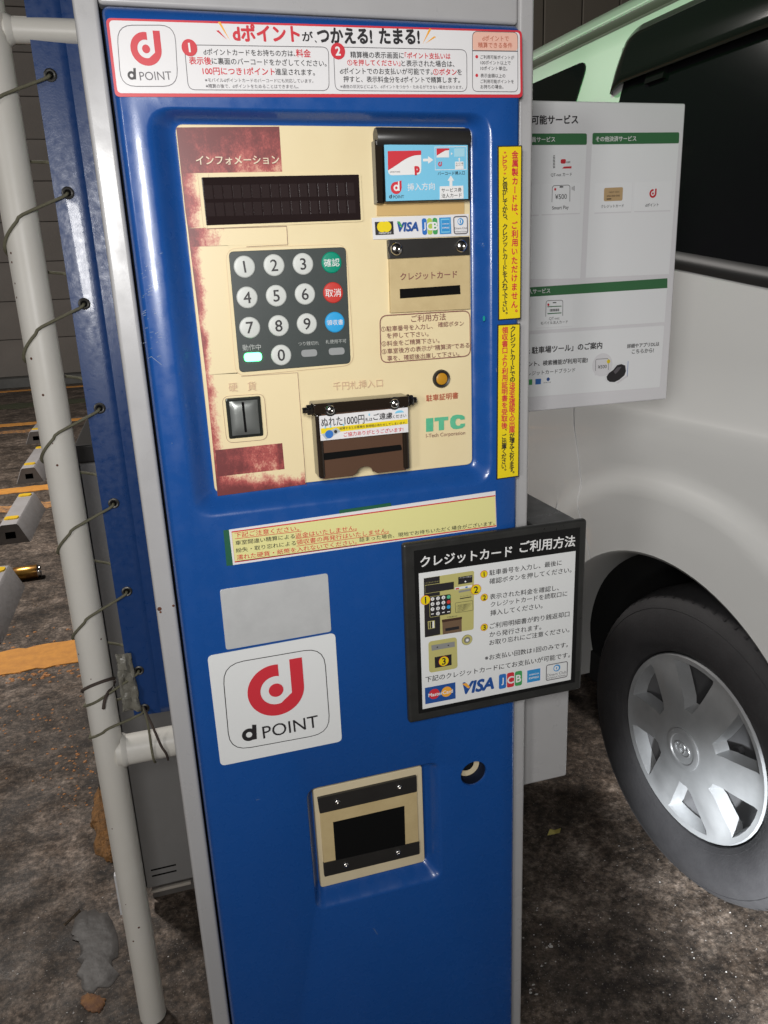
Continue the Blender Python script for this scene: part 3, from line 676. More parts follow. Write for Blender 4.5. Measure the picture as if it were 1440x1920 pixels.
# --- yellow warning stickers
zy = zoomer(920, 265, 5.5652); sq1 = [(72, 47), (328, 42), (315, 1852), (78, 1870)]
wst = kp(pprism('warning_sticker', [zy(*p) for p in sq1], SBY, SBY+.0006, INK)); pb = Print(SBY, zy); q = quadmap(sq1)
pb.poly([q(.045, .007), q(.955, .007), q(.955, .993), q(.045, .993)], YELLOW, 0)
pb.vtext((250, 92), (243, 1840), '金属製カードは、ご利用いただけません。', RED, 70, .03, aspect=1.05)
pb.vtext((145, 92), (143, 365), '”ピピッ”', RED, 58, .024); pb.vtext((146, 370), (146, 1845), 'と音がしてから、クレジットカードを入れて下さい。', INK, 59, .026, aspect=1.05)
pb.build('lettering', wst)
zy = zoomer(920, 600, 6.2951); sq1 = [(80, 55), (350, 40), (333, 1847), (68, 1885)]
wst = kp(pprism('warning_sticker', [zy(*p) for p in sq1], SBY, SBY+.0006, INK)); pb = Print(SBY, zy); q = quadmap(sq1)
pb.poly([q(.045, .007), q(.955, .007), q(.955, .993), q(.045, .993)], YELLOW, 0)
pb.vtext((260, 70), (252, 735), 'クレジットカードでの', INK, 68, 0.030); pb.vtext((250, 735), (247, 1328), '決済未確認での出庫', RED, 72, 0.026); pb.vtext((247, 1330), (245, 1845), 'が増えております。', INK, 64, 0.030)
pb.vtext((166, 80), (158, 1285), '領収書口より利用証明書を受取後', RED, 74, 0.026); pb.vtext((157, 1285), (150, 1815), '、ご出庫ください。', INK, 62, 0.030)
pb.build('lettering', wst)

# --- long cream notice strip
zn = zoomer(400, 900, 2.5714); nq = [(75, 240), (1360, 53), (1366, 226), (95, 410)]
ntc = kp(pprism('notice_strip', [zn(*p) for p in nq], SBY, SBY+.0006, STICK)); pb = Print(SBY, zn)
pb.poly([(88, 248), (1357, 73), (1362, 221), (104, 396)], LEMON, 0); pb.outline([(87, 247), (1358, 72), (1363, 222), (103, 397)], 2.4, RED, 1)
for a, b, s_, mt in (((103, 265), (412, 231), '下記ご注意ください。', RED), ((106, 303), (392, 269), '車室間違い精算による', INK), ((395, 268), (690, 228), '返金はいたしません。', RED), ((108, 339), (397, 302), '紛失・取り忘れによる', INK), ((400, 300), (845, 241), '領収書の再発行はいたしません。', RED),
                     ((112, 373), (690, 296), '濡れた硬貨・紙幣を入れないでください。', RED), ((703, 287), (1355, 206), '詰まった場合、現地でお待ちいただく場合がございます。', INK)):
    pb.text(a, b, s_, mt, .006, 1, asp=.86)
for a, b in (((103, 283), (425, 245)), ((395, 283), (690, 243)), ((400, 318), (845, 256)), ((112, 391), (690, 312))): pb.line(a, b, 1.1, RED, 1)
pb.build('lettering', ntc)
kp(pprism('green_tape', [zn(48, 243), zn(76, 240), zn(96, 412), zn(64, 414)], SBY+.0003, 0, TAPE)); kp(pprism('green_tape', [zn(608, 146), zn(855, 110), zn(860, 130), zn(608, 166)], SBY+.0003, 0, TAPE))

# --- silver plate and white point sticker
zs = zoomer(370, 1060, 4.6452)
kp(pprism('metal_plate', [zs(195, 215), zs(1137, 70), zs(1168, 577), zs(250, 738)], -.0010, .0001, SILVER, None, .0030, .0003))
sq1 = [(87, 790), (1200, 588), (1260, 1532), (203, 1748)]
pst = kp(pprism('point_sticker', [zs(*p) for p in sq1], SBY, SBY+.0006, STICKG, None, .0055)); pb = Print(SBY, zs)
pb.outline([(212, 862), (1106, 708), (1162, 1460), (280, 1622)], 1.7, INK, 0, 44)
c = pb.pt(685, 1085); pb.dlogo(c, (Vector(pb.pt(437, 1128))-Vector(c)).length, RED, 1)
pb.dmark((388, 1385), (512, 1528), INK); pb.text((568, 1456), (1050, 1352), 'POINT', INK, -.002, 1, h=108)
pb.build('lettering', pst)

# --- change and receipt tray
zt = zoomer(540, 1400, 3.4286)
tray = kp(prism('return_tray', rrect(TX0, TX1, TZ0, TZ1, .0035), TY-.006, TY+.004, CREAM3, None, .0012))
ty = TY-.0065
pprism('clamp_bar', [zt(190, 335), zt(828, 190), zt(830, 290), zt(205, 432)], ty-.003, ty+.0005, BLACK, tray, .001, .0006)
pprism('clamp_bar', [zt(228, 752), zt(845, 612), zt(848, 690), zt(235, 838)], ty-.003, ty+.0005, BLACK, tray, .001, .0006)
pprism('flap', [zt(205, 425), zt(830, 285), zt(842, 618), zt(230, 758)], ty-.0016, ty+.0005, CREAM2, tray, 0, .0005)
pprism('tray_opening', [zt(290, 487), zt(748, 382), zt(755, 640), zt(308, 745)], ty-.0021, ty-.0012, DARK, tray)
for p in ((318, 362), (718, 267), (375, 767), (710, 687)): bolt(zt(*p), ty-.003, tray, .0034, .0026)

# --- grey box on the right flank
sb = [K(985.5, 1316, .06), K(1060, 1298, .06), K(1055, 1447, .06), K(986, 1462, .06)]
kp(box('side_box', XR+.0015, (sb[1][0]+sb[2][0])/2, .05, .16, (sb[2][1]+sb[3][1])/2, sb[0][1]+.05, GREY, None, .0025))
o = kp(box('side_box_seal', XR-.001, XR+.0017, .052, .158, sb[3][1]+.004, sb[0][1]+.045, RUST, None))

# ================================================================== BLACK-FRAMED INSTRUCTION SIGN
zi = zoomer(740, 960, 3.7895)
IY = -.011
fr = [(52, 222), (1370, 62), (1327, 1266), (108, 1502)]
iq = KP([zi(*p) for p in fr], IY)
ix0 = (iq[0][0]+iq[3][0])/2; ix1 = (iq[1][0]+iq[2][0])/2; iz1 = (iq[0][1]+iq[1][1])/2; iz0 = (iq[2][1]+iq[3][1])/2
SG = thing('instruction_sign', 'black framed credit card instruction sign on the blue machine\'s right side', 'sign')
box('frame', ix0, ix1, IY, -.0015, iz0, iz1, mat('satin black frame', (.022, .022, .021), .34, var=(25, (.034, .034, .032), .3), rvar=(50, .08)), SG, .0035, 3)
box('bracket', XR+.0015, ix1-.004, -.004, .150, iz0+.004, iz1-.004, MATS['satin black frame'], SG, .002)
bd = [(137, 277), (1318, 110), (1280, 1208), (172, 1434)]
pprism('board', [zi(*p) for p in bd], IY-.0008, IY+.001, mat('sign black', (.010, .010, .010), .3), SG)
pb = Print(IY-.0008, zi); pb.lay = .00022
pb.poly([(170, 436), (1285, 276), (1250, 1190), (198, 1400)], STICKG, 0)
pb.text((182, 355), (832, 277), 'クレジットカード', WHITE, .020, 1); pb.text((888, 250), (1280, 203), 'ご利用方法', WHITE, .020, 1)
for k, (X, Y) in enumerate(((633, 440), (635, 606), (635, 818))):
    pb.circ(X, Y, 26, RED, 1); pb.circ(X, Y, 23, YELLOW, 2); pb.text((X-9, Y+2), (X+9, Y-2), str(k+1), INK, .02, 3, h=34, hfit=True)
for a, b, s_ in (((672, 432), (1185, 357), '駐車番号を入力し、最後に'), ((672, 492), (1255, 408), '確認ボタンを押してください。'), ((675, 602), (1165, 536), '表示された料金を確認し、'), ((680, 657), (1225, 577), 'クレジットカードを読取口に'), ((678, 718), (1050, 663), '挿入してください。'),
                 ((675, 810), (1240, 722), 'ご利用明細書が釣り銭返却口'), ((673, 870), (1040, 815), 'から発行されます。'), ((672, 928), (1240, 834), 'お取り忘れにご注意ください。'), ((640, 1037), (1230, 940), '※お支払い回数は1回のみです。'), ((218, 1190), (1245, 1012), '下記のクレジットカードにてお支払いが可能です。')):
    pb.text(a, b, s_, INK, .012, 1, asp=.95)
pb.poly([(205, 470), (563, 415), (560, 833), (213, 890)], OLIVE, 1, 5); pb.poly([(205, 470), (318, 453), (322, 868), (213, 889)], INK, 2)
pb.outline([(213, 518), (421, 488), (421, 547), (216, 580)], 1, OLIVE, 3); pb.poly([(217, 522), (418, 493), (418, 545), (220, 577)], INK, 3)
pb.text((216, 503), (318, 487), 'インフォメーション', OLIVE, 0, 3)
pb.poly([(247, 602), (395, 580), (397, 720), (250, 744)], INK, 4, 4); pb.outline([(243, 600), (399, 577), (401, 723), (247, 748)], .8, OLIVE, 3, 4)
dl = '1234567890'
for k in range(10):
    i, j = (k % 3, k//3) if k < 9 else (1, 3); X = 266+i*38.5; Y = 615+j*36-i*5.5
    pb.circ(X, Y, 13, WHITE, 5, 14); pb.text((X-4, Y), (X+4, Y), dl[k], INK, 0, 6, h=15, hfit=True)
for j, mt in enumerate((TITC, KRED, KBLUE)): pb.circ(380, 600+j*35.5, 13, mt, 5, 14)
for X, Y in ((265, 722), (343, 711), (380, 706)): pb.poly([(X-9, Y-3), (X+9, Y-6), (X+9, Y+1), (X-9, Y+4)], WHITE, 5)
pb.poly([(233, 775), (283, 767), (284, 822), (236, 831)], OLIVE, 3); pb.poly([(238, 778), (246, 777), (248, 825), (240, 826)], INK, 4); pb.poly([(252, 776), (264, 774), (265, 822), (254, 824)], INK, 4); pb.poly([(266, 774), (277, 772), (278, 819), (267, 821)], WHITE, 4)
pb.poly([(450, 462), (550, 446), (550, 498), (450, 514)], INK, 2); pb.text((458, 468), (545, 455), 'バーコード挿入口', WHITE, 0, 3); pb.circ(500, 492, 6, WHITE, 3, 12)
pb.poly([(425, 535), (548, 515), (548, 533), (425, 553)], WHITE, 2); pb.poly([(430, 540), (455, 536), (455, 546), (430, 550)], KRED, 3); pb.poly([(500, 529), (516, 526), (516, 536), (500, 539)], JB, 3)
pb.poly([(453, 558), (540, 543), (540, 556), (454, 573)], mat('print mid grey', (.26, .26, .25), .4), 2); pb.text((462, 600), (540, 588), 'クレジットカード', INK, 0, 2); pb.poly([(462, 611), (543, 598), (543, 604), (462, 618)], INK, 2)
pb.outline([(427, 644), (554, 625), (556, 697), (430, 717)], .8, INK, 2, 3)
for k in range(5): pb.text((438, 665+k*10.5), (548-k*8, 647+k*10.5), 'ご利用方法確認ボタン', INK, 0, 2)
pb.poly([(335, 763), (473, 742), (474, 847), (340, 868)], mat('print mid brown', (.16, .10, .06), .4), 3); pb.poly([(333, 764), (475, 742), (475, 758), (334, 782)], mat('print dark brown', (.06, .03, .02), .4), 4); pb.poly([(357, 824), (454, 808), (455, 828), (358, 845)], INK, 4); pb.text((368, 747), (440, 736), '千円札挿入口', INK, 0, 3)
pb.poly([(238, 920), (440, 887), (446, 1108), (244, 1142)], OLIVE, 1, 8); pb.poly([(258, 946), (425, 918), (426, 955), (262, 984)], MATS['print mid grey'], 2); pb.circ(301, 958, 5, INK, 3, 10); pb.circ(379, 945, 5, INK, 3, 10)
pb.poly([(282, 1030), (402, 1008), (403, 1085), (285, 1107)], INK, 2)
pb.circ(513, 907, 37, INK, 1); pb.circ(513, 907, 35, OLIVE, 2); pb.circ(513, 907, 21, INK, 3); pb.circ(513, 907, 19, MATS['print mid grey'], 4); pb.circ(513, 907, 10, LAV, 5)
for k, (X, Y, r_) in enumerate(((215, 622, 32), (573, 547, 34), (345, 1055, 33))):
    pb.circ(X, Y, r_+2.5, RED, 6); pb.circ(X, Y, r_, YELLOW, 7); pb.text((X-12, Y+2), (X+12, Y-2), str(k+1), INK, .02, 8, h=46, hfit=True)
pb.brands(quadmap([(213, 1238), (1245, 1043), (1241, 1178), (217, 1376)]), 1)
pb.build('lettering', SG)

# ================================================================== WHITE SERVICE SIGN BEHIND
WY = .300
za = zoomer(980, 170, 4.3636); zc = zoomer(980, 480, 4.3636)
tr = K(*za(1351, 90), WY); br = K(*zc(1166, 1163), WY); blv = K(*zc(60, 1285), WY); tl = K(*za(90, 92), WY)
wx1 = (tr[0]+br[0])/2; wz1 = (tr[1]+tl[1])/2; wz0 = (br[1]+blv[1])/2; wx0 = wx1-.36
WS = thing('service_sign', 'white board listing payment services with green headings, behind the machine', 'sign', (.3, .32, 0))
def ws(o): o.parent = WS; o.matrix_parent_inverse = Matrix.Translation(-Vector(WS.location)); return o
ws(box('board', wx0, wx1, WY, WY+.018, wz0, wz1, LAV, None, .0025, 3))
ws(box('post', .215, .245, WY+.0185, WY+.048, 0, wz1-.06, GREY, None, .003))
pb = Print(WY, za)
hx = za(-700, 0)
def A(x, y): return (x, y)
pb.poly([(-900, 452), (522, 447), (470-.0, 1535), (-900, 1560)], PALE, 0); pb.poly([(567, 443), (1276, 433), (1196, 1500), (515, 1530)], PALE, 0)
pb.poly([(-900, 355), (523, 350), (523, 443), (-900, 450)], LGREEN, 1, 5); pb.poly([(570, 347), (1279, 341), (1276, 431), (567, 441)], LGREEN, 1, 5)
pb.text((-122, 243), (450, 236), 'ご利用可能サービス', INK, .028, 1); pb.text((30, 402), (262, 399), '会員サービス', WHITE, .02, 2); pb.text((595, 397), (925, 392), 'その他決済サービス', WHITE, .02, 2)
pb.poly([(310, 562), (352, 560), (350, 597), (308, 598)], RED, 1, 4); pb.text((355, 586), (388, 584), 'net', INK, .01, 1); pb.poly([(335, 622), (398, 619), (397, 636), (322, 638)], RED, 1)
for k in range(9): pb.poly([(247, 532+k*12), (263, 531+k*12), (262, 537+k*12), (246, 538+k*12)], INK, 1)
pb.text((228, 691), (402, 686), 'QT-net カード', INK, .006, 1)
for qd in ([(160, 765), (472, 752), (466, 1000), (153, 1012)], [(592, 757), (896, 750), (886, 988), (585, 998)], [(918, 750), (1223, 741), (1206, 978), (910, 986)], [(-170, 775), (140, 765), (130, 1014), (-170, 1024)]):
    pb.poly(qd, TILE, 1)
    pb.poly([qd[3], qd[2], (qd[2][0], qd[2][1]+9), (qd[3][0], qd[3][1]+9)], MATS['sign base'], 1); pb.line(qd[1], qd[2], .5, LAV, 2)
pb.outline([(238, 776), (386, 770), (384, 935), (234, 940)], 1.5, GREYINK, 2, 8); pb.poly([(230, 914), (392, 908), (390, 942), (228, 948)], TILE, 3); pb.poly([(298, 783), (328, 782), (328, 793), (298, 794)], INK, 3); pb.circ(262, 808, 9, RED, 3, 12)
pb.text((262, 870), (357, 865), '¥500', INK, .004, 3); pb.text((237, 965), (372, 958), 'Smart Pay', INK, .008, 3)
for k in range(3): pb.line((400+k*9, 788-k*4), (400+k*9, 812+k*4), 1.2, INK, 3)
pb.poly([(663, 797), (818, 790), (812, 900), (660, 906)], TANCARD, 2, 5); pb.text((700, 833), (786, 828), 'CREDIT CARD', INK, 0, 3); pb.text((684, 864), (790, 859), '0000 0000 0000', INK, 0, 3); pb.poly([(682, 884), (720, 882), (720, 890), (682, 892)], INK, 3)
pb.text((637, 949), (822, 942), 'クレジットカード', INK, .01, 3); pb.dlogo(pb.pt(1062, 842), .0058, RED, 2); pb.text((998, 938), (1107, 932), 'dポイント', INK, .01, 3)
pb.z = zc
pb.poly([(-900, 320), (1182, 182), (1181, 262), (-900, 395)], LGREEN, 1); pb.poly([(-900, 395), (1181, 262), (1160, 540), (-900, 675)], PALE, 0); pb.poly([(-900, 705), (1158, 568), (1120, 1072), (-900, 1225)], PALE, 0, 6)
pb.text((4, 292), (222, 283), '法人サービス', WHITE, .02, 2)
qd = [(110, 362), (410, 346), (402, 573), (108, 590)]; pb.poly(qd, TILE, 1); pb.line(qd[2], qd[3], 1, LAV, 2)
pb.outline([(187, 364), (328, 358), (326, 520), (183, 526)], 1.5, GREYINK, 2, 8); pb.poly([(178, 496), (334, 488), (332, 524), (176, 532)], TILE, 3); pb.poly([(243, 378), (271, 377), (271, 385), (243, 386)], INK, 3); pb.circ(206, 398, 9, RED, 3, 12)
pb.poly([(199, 412), (314, 406), (314, 413), (199, 419)], LGREEN, 3); pb.poly([(199, 468), (313, 461), (313, 469), (199, 476)], LGREEN, 3)
for k in range(12): pb.poly([(219+k*6.3, 434-k*.35), (222+k*6.3+(k % 3), 434-k*.35), (222+k*6.3+(k % 3), 455-k*.35), (219+k*6.3, 455-k*.35)], INK, 3)
pb.text((212, 515), (297, 509), 'QT-net', INK, .004, 3); pb.text((143, 550), (365, 537), 'モバイル法人カード', INK, .006, 3)
pb.text((-130, 790), (648, 731), '「QT-net 駐車場ツール」のご案内', INK, .026, 1); pb.text((-40, 890), (530, 850), 'ポイント、検索機能が利用可能!', INK, .02, 1); pb.text((0, 965), (428, 930), 'クレジットカードブランド', INK, .006, 1)
pb.poly([(103, 1006), (149, 1003), (147, 1048), (102, 1051)], JB, 1); pb.circ(207, 1008, 13, VISAB, 1); pb.text((170, 1036), (229, 1031), 'Diners Club', INK, .0, 1); pb.poly([(40, 1010), (77, 1008), (76, 1053), (40, 1056)], JG, 1)
pb.text((853, 738), (1115, 718), '詳細やアプリDLは', INK, .02, 1); pb.text((892, 782), (1070, 770), 'こちらから!', INK, .018, 1)
pb.circ(650, 890, 82, LAV, 1); pb.outline([(593, 843), (700, 836), (699, 965), (590, 972)], 1.3, GREYINK, 2, 6); pb.poly([(586, 940), (706, 932), (704, 970), (584, 976)], LAV, 3); pb.circ(697, 862, 14, YELLOW, 4, 16); pb.text((612, 908), (683, 902), '¥500', INK, .004, 3)
pb.poly([(680, 985), (700, 955), (735, 930), (765, 893), (800, 883), (832, 895), (838, 940), (825, 975), (785, 1010), (745, 1030), (705, 1028), (685, 1012)], INK, 5); pb.poly([(735, 945), (765, 910), (800, 905), (780, 935), (750, 965)], GREYINK, 6); pb.poly([(755, 1040), (850, 970), (855, 985), (775, 1042)], LAV, 4); pb.line((857, 860), (850, 985), 1.4, JB, 4)
ws(pb.build('lettering', None))

# ================================================================== GROUND AND WALLS
def ground_mat():
    m = bpy.data.materials.new('worn damp concrete'); m.use_nodes = True; t = m.node_tree; b = t.nodes['Principled BSDF']; N = t.nodes.new
    tc = N('ShaderNodeTexCoord')
    def nz(scale, det=8, ro=.65, dist=0):
        n = N('ShaderNodeTexNoise'); n.inputs['Scale'].default_value = scale; n.inputs['Detail'].default_value = det; n.inputs['Roughness'].default_value = ro; n.inputs['Distortion'].default_value = dist
        t.links.new(tc.outputs['Object'], n.inputs['Vector']); return n.outputs[0]
    def ramp(src, *st):
        r = N('ShaderNodeValToRGB'); e = r.color_ramp.elements
        e[0].position, e[0].color = st[0][0], (*st[0][1], 1); e[1].position, e[1].color = st[-1][0], (*st[-1][1], 1)
        for p, c in st[1:-1]: x = e.new(p); x.color = (*c, 1)
        t.links.new(src, r.inputs[0]); return r.outputs[0]
    def mix(f, a, c, mode='MIX'):
        x = N('ShaderNodeMix'); x.data_type = 'RGBA'; x.blend_type = mode
        if isinstance(f, float): x.inputs[0].default_value = f
        else: t.links.new(f, x.inputs[0])
        t.links.new(a, x.inputs[6]); t.links.new(c, x.inputs[7]); return x.outputs[2]
    big = ramp(nz(1.5, 6, .6, .4), (.30, (.042, .032, .025)), (.50, (.10, .083, .070)), (.70, (.24, .215, .197)))
    midn = ramp(nz(11, 10, .78, .3), (.36, (.020, .014, .011)), (.48, (.095, .075, .061)), (.57, (.26, .23, .21)), (.68, (.50, .47, .445)))
    fine = ramp(nz(130, 5, .8), (.32, (.010, .009, .008)), (.52, (.09, .077, .066)), (.72, (.24, .21, .19)))
    c = mix(.66, big, midn); c = mix(.30, c, fine); c = mix(.35, c, ramp(nz(42, 8, .8), (.38, (.020, .015, .012)), (.50, (.09, .074, .062)), (.62, (.34, .31, .29))))
    c = mix(1.0, c, ramp(nz(3.2, 7, .68, .6), (.34, (.30, .26, .22)), (.50, (.85, .80, .74)), (.66, (1.75, 1.68, 1.60))), 'MULTIPLY'); c = mix(1.0, c, ramp(nz(17, 6, .7, .3), (.36, (.45, .42, .40)), (.60, (1.45, 1.40, 1.36))), 'MULTIPLY'); c = mix(1.0, c, ramp(nz(75, 4, .75), (.40, (.42, .41, .40)), (.60, (1.22, 1.19, 1.16))), 'MULTIPLY')
    sp = ramp(nz(260, 2, .5), (.66, (0, 0, 0)), (.72, (1, 1, 1))); 
    pale = N('ShaderNodeRGB'); pale.outputs[0].default_value = (.30, .27, .25, 1); c = mix(sp, c, pale.outputs[0])
    t.links.new(c, b.inputs['Base Color'])
    rr = N('ShaderNodeMapRange'); rr.inputs[1].default_value = .35; rr.inputs[2].default_value = .65; rr.inputs[3].default_value = .48; rr.inputs[4].default_value = .9
    t.links.new(nz(6), rr.inputs[0]); t.links.new(rr.outputs[0], b.inputs['Roughness'])
    add = N('ShaderNodeMath'); add.operation = 'ADD'; t.links.new(nz(140, 4, .7), add.inputs[0]); t.links.new(nz(22, 5, .7), add.inputs[1])
    bp = N('ShaderNodeBump'); bp.inputs['Strength'].default_value = .4; bp.inputs['Distance'].default_value = .004; t.links.new(add.outputs[0], bp.inputs['Height']); t.links.new(bp.outputs[0], b.inputs['Normal'])
    return m
GRD = ground_mat()
struct(mo('ground', [(-60, -60, 0), (60, -60, 0), (60, 60, 0), (-60, 60, 0)], [[0, 1, 2, 3]], GRD))
PAINT = mat('orange line paint', (.80, .36, .07), .55, var=(25, (.62, .27, .06), .16), bump=(120, .4, .002))
PAINTW = mat('worn orange paint', (.62, .30, .10), .65, var=(30, (.16, .11, .08), .12), bump=(120, .5, .003))
def ragged(x0, x1, y0, y1, z, amp, seed, step=.03):
    rnd = random.Random(seed); n = max(3, int(abs(x1-x0)/step)); top = []; bot = []
    for i in range(n+1):
        x = x0+(x1-x0)*i/n; top.append((x, y1+rnd.uniform(-amp, amp*.4), z)); bot.append((x, y0+rnd.uniform(-amp*.4, amp), z))
    return top+bot[::-1]
def flat(name, pts, mt, th=.003):
    n = len(pts); V = [(p[0], p[1], p[2]) for p in pts]+[(p[0], p[1], .0005) for p in pts]
    return mo(name, V, [list(range(n))]+[[i, n+i, n+(i+1) % n, (i+1) % n] for i in range(n)], mt)
for k, (x0, x1, y0, y1, amp, mt) in enumerate(((-4.5, -.30, 2.07, 2.28, .012, PAINT), (-4.5, -.55, 4.42, 4.60, .03, PAINTW), (-4.5, -.35, 4.93, 5.10, .012, PAINT), (-4.5, -1.35, 7.55, 7.72, .04, PAINTW), (-4.5, -.6, 8.02, 8.2, .02, PAINT), (-7, 2, 11.25, 11.42, .02, PAINT))):
    struct(flat('road_marking', ragged(x0, x1, y0, y1, .004, amp, k), mt))
MOSS = mat('moss', (.05, .065, .02), .95, var=(9, (.09, .085, .06), .25), bump=(80, .8, .02))
struct(flat('moss_strip', ragged(-7, 1.5, 9.4, 9.9, .006, .08, 20, .1), MOSS))
# paint crumbs and grit
CRUMB = mat('paint crumb', (.52, .22, .06), .7, var=(60, (.42, .20, .09), .3)); GRIT = mat('pale grit', (.52, .50, .48), .8)
def crumbs(name, spots, mt, seed, label, cat):
    rnd = random.Random(seed); bm = bmesh.new()
    for (cx, cy, sx, sy, n, s0, s1) in spots:
        for _ in range(n):
            x = rnd.gauss(cx, sx); y = rnd.gauss(cy, sy); s = rnd.uniform(s0, s1); k = rnd.randint(5, 7); a0 = rnd.random()*6
            h = s*rnd.uniform(.15, .45); el = rnd.uniform(.5, 1.0)
            A = [(x+s*math.cos(a0+j*6.283/k)*rnd.uniform(.6, 1.1), y+s*el*math.sin(a0+j*6.283/k)*rnd.uniform(.6, 1.1)) for j in range(k)]
            b0 = [bm.verts.new((p[0], p[1], .0)) for p in A]; t0 = [bm.verts.new((x+(p[0]-x)*.7, y+(p[1]-y)*.7, h)) for p in A]
            bm.faces.new(t0)
            for j in range(k): bm.faces.new([b0[j], b0[(j+1) % k], t0[(j+1) % k], t0[j]])
    o = bmo(name, bm, mt); o['kind'] = 'stuff'; o['label'] = label; o['category'] = cat; return o
gp = lambda x, y: G(x, y)
sp = []
for (x, y, sx, sy, n, a, b_) in ((110, 1395, .10, .12, 40, .002, .007), (40, 1370, .12, .12, 40, .002, .006), (130, 1440, .05, .05, 26, .002, .006), (150, 1480, .03, .06, 30, .002, .006), (60, 1480, .12, .1, 24, .0015, .004), (40, 1200, .15, .06, 18, .004, .012), (90, 1265, .12, .03, 40, .004, .012), (20, 1270, .12, .03, 30, .004, .012), (100, 1330, .2, .1, 24, .003, .008)):
    p = gp(x, y); sp.append((p.x, p.y, sx, sy, n, a, b_))
crumbs('paint_crumbs', sp, CRUMB, 3, 'orange paint crumbs scattered on the dark ground beside the white pipe', 'paint crumbs')
sp = []
for (x, y, sx, sy, n, a, b_) in ((1020, 1760, .03, .05, 22, .0012, .003), (1032, 1775, .001, .001, 1, .004, .005), (995, 1858, .01, .01, 4, .003, .0045), (1200, 1700, .2, .15, 70, .0010, .0022), (1300, 1850, .15, .1, 60, .001, .0022), (100, 1800, .12, .1, 50, .001, .0025)):
    p = gp(x, y); sp.append((p.x, p.y, sx, sy, n, a, b_))
crumbs('grit', sp, GRIT, 5, 'small pale pebbles strewn on the dark ground', 'grit')
# peeled patches by the pipe foot
def blob(name, pxs, mt, z, label, cat, jit=.006, seed=1, dome=.004):
    rnd = random.Random(seed); P = []
    for i in range(len(pxs)):
        a = gp(*pxs[i]); b = gp(*pxs[(i+1) % len(pxs)])
        for t in (0, .25, .5, .75): q = a.lerp(b, t); P.append((q.x+rnd.uniform(-jit, jit), q.y+rnd.uniform(-jit, jit)))
    n = len(P); cx = sum(p[0] for p in P)/n; cy = sum(p[1] for p in P)/n; V = []; F = []
    for s, h in ((1, .0006), (.97, z), (.7, z+dome*.6), (.35, z+dome)):
        V += [(cx+(p[0]-cx)*s, cy+(p[1]-cy)*s, h+(rnd.uniform(-dome*.3, dome*.3) if s < .9 else 0)) for p in P]
    for k in range(3): F += [[k*n+i, k*n+(i+1) % n, (k+1)*n+(i+1) % n, (k+1)*n+i] for i in range(n)]
    F.append(list(range(3*n, 4*n)))
    return tag(mo(name, V, F, mt, None, None, 60), label, cat)
ORM = mat('orange foam', (.36, .17, .05), .9, var=(55, (.13, .075, .035), .2), bump=(110, 1.0, .012))
blob('foam_lump', [(182, 1482), (198, 1490), (215, 1560), (222, 1610), (205, 1618), (176, 1605), (180, 1560), (168, 1550)], ORM, .012, 'peeling ochre foam lump on the ground against the white pipe', 'foam lump', .006, 2, .012)
blob('foam_lump', [(175+23*math.cos(a)*(1+.15*math.sin(3*a)), 1882-19*math.sin(a)*(1+.2*math.cos(2*a+1))) for a in [k*.5236 for k in range(12)]], mat('brown foam', (.30, .15, .06), .85, var=(60, (.14, .07, .05), .2), bump=(120, .6, .004)), .003, 'small brown foam scrap by the crumpled grey film near the pipe', 'foam lump', .0018, 4, .003)
FILM = mat('grey film', (.055, .050, .047), .55, var=(18, (.13, .122, .116), .2), bump=(45, .6, .004))
blob('plastic_film', [(146, 1716), (170, 1708), (212, 1712), (220, 1790), (214, 1852), (168, 1862), (152, 1830), (146, 1790), (141, 1755)], FILM, .0025, 'crumpled grey plastic film lying on the ground near the pipe foot', 'plastic film', .009, 5, .0015)
p = gp(136, 1722); o = mo('twig', [(p.x-.014, p.y-.016, .0), (p.x+.016, p.y+.016, .001), (p.x+.012, p.y+.020, .001), (p.x-.018, p.y-.012, .0), (p.x-.014, p.y-.014, .005), (p.x+.014, p.y+.017, .006)], [[0, 1, 5, 4], [3, 4, 5, 2], [0, 4, 3], [1, 2, 5]], mat('dry twig', (.16, .12, .08), .8)); tag(o, 'short dry twig beside the grey film on the ground', 'twig')
# leaf
p = gp(1040, 1565); V = []; rnd = random.Random(3)
lf = [(-.020, 0, .002), (-.008, .010, .010), (.006, .009, .004), (.018, .002, .012), (.010, -.006, .006), (.002, -.001, .002), (-.006, -.009, .008)]
o = mo('fallen_leaf', [(p.x+a, p.y+b, c+.001) for a, b, c in lf], [[0, 1, 5], [1, 2, 5], [2, 3, 4, 5], [0, 5, 6]], mat('yellow leaf', (.38, .32, .08), .6)); tag(o, 'small yellow fallen leaf on the ground between machine and van', 'leaf')

CONC = mat('wall concrete', (.13, .116, .104), .85, var=(.8, (.20, .18, .162), .3), bump=(40, .5, .006))
SID = mat('wall siding', (.115, .10, .08), .75, var=(1.2, (.14, .124, .10), .3), bump=(25, .3, .004))
JOINT = mat('wall joint', (.075, .068, .061), .9)
WL = thing('concrete_wall', 'tall grey concrete panel wall beyond the parking bays', 'wall', (-3, 12, 0))
def wl(o): o.parent = WL; o.matrix_parent_inverse = Matrix.Translation(-Vector(WL.location)); return o
wl(box('backing', -9, .6, 12.0, 12.2, 0, 8.2, JOINT))
wl(box('kerb', -9, .6, 11.72, 11.995, 0, .14, mat('kerb stone', (.13, .13, .125), .8, var=(6, (.08, .08, .075), .3)), None, .012))
mesh0 = None
for j in range(15):
    if mesh0 is None:
        bm = bmesh.new(); box_bm(bm, -4.8, 4.8, 0, .06, .004, .536, .006, 1); mesh0 = bmo('panel', bm, CONC, None, 35); o = mesh0
    else: o = mesh0.copy(); COL.objects.link(o)
    o.parent = WL; o.location = (-1.2, -.035-(.008 if j % 4 == 1 else 0), .14+j*.54)
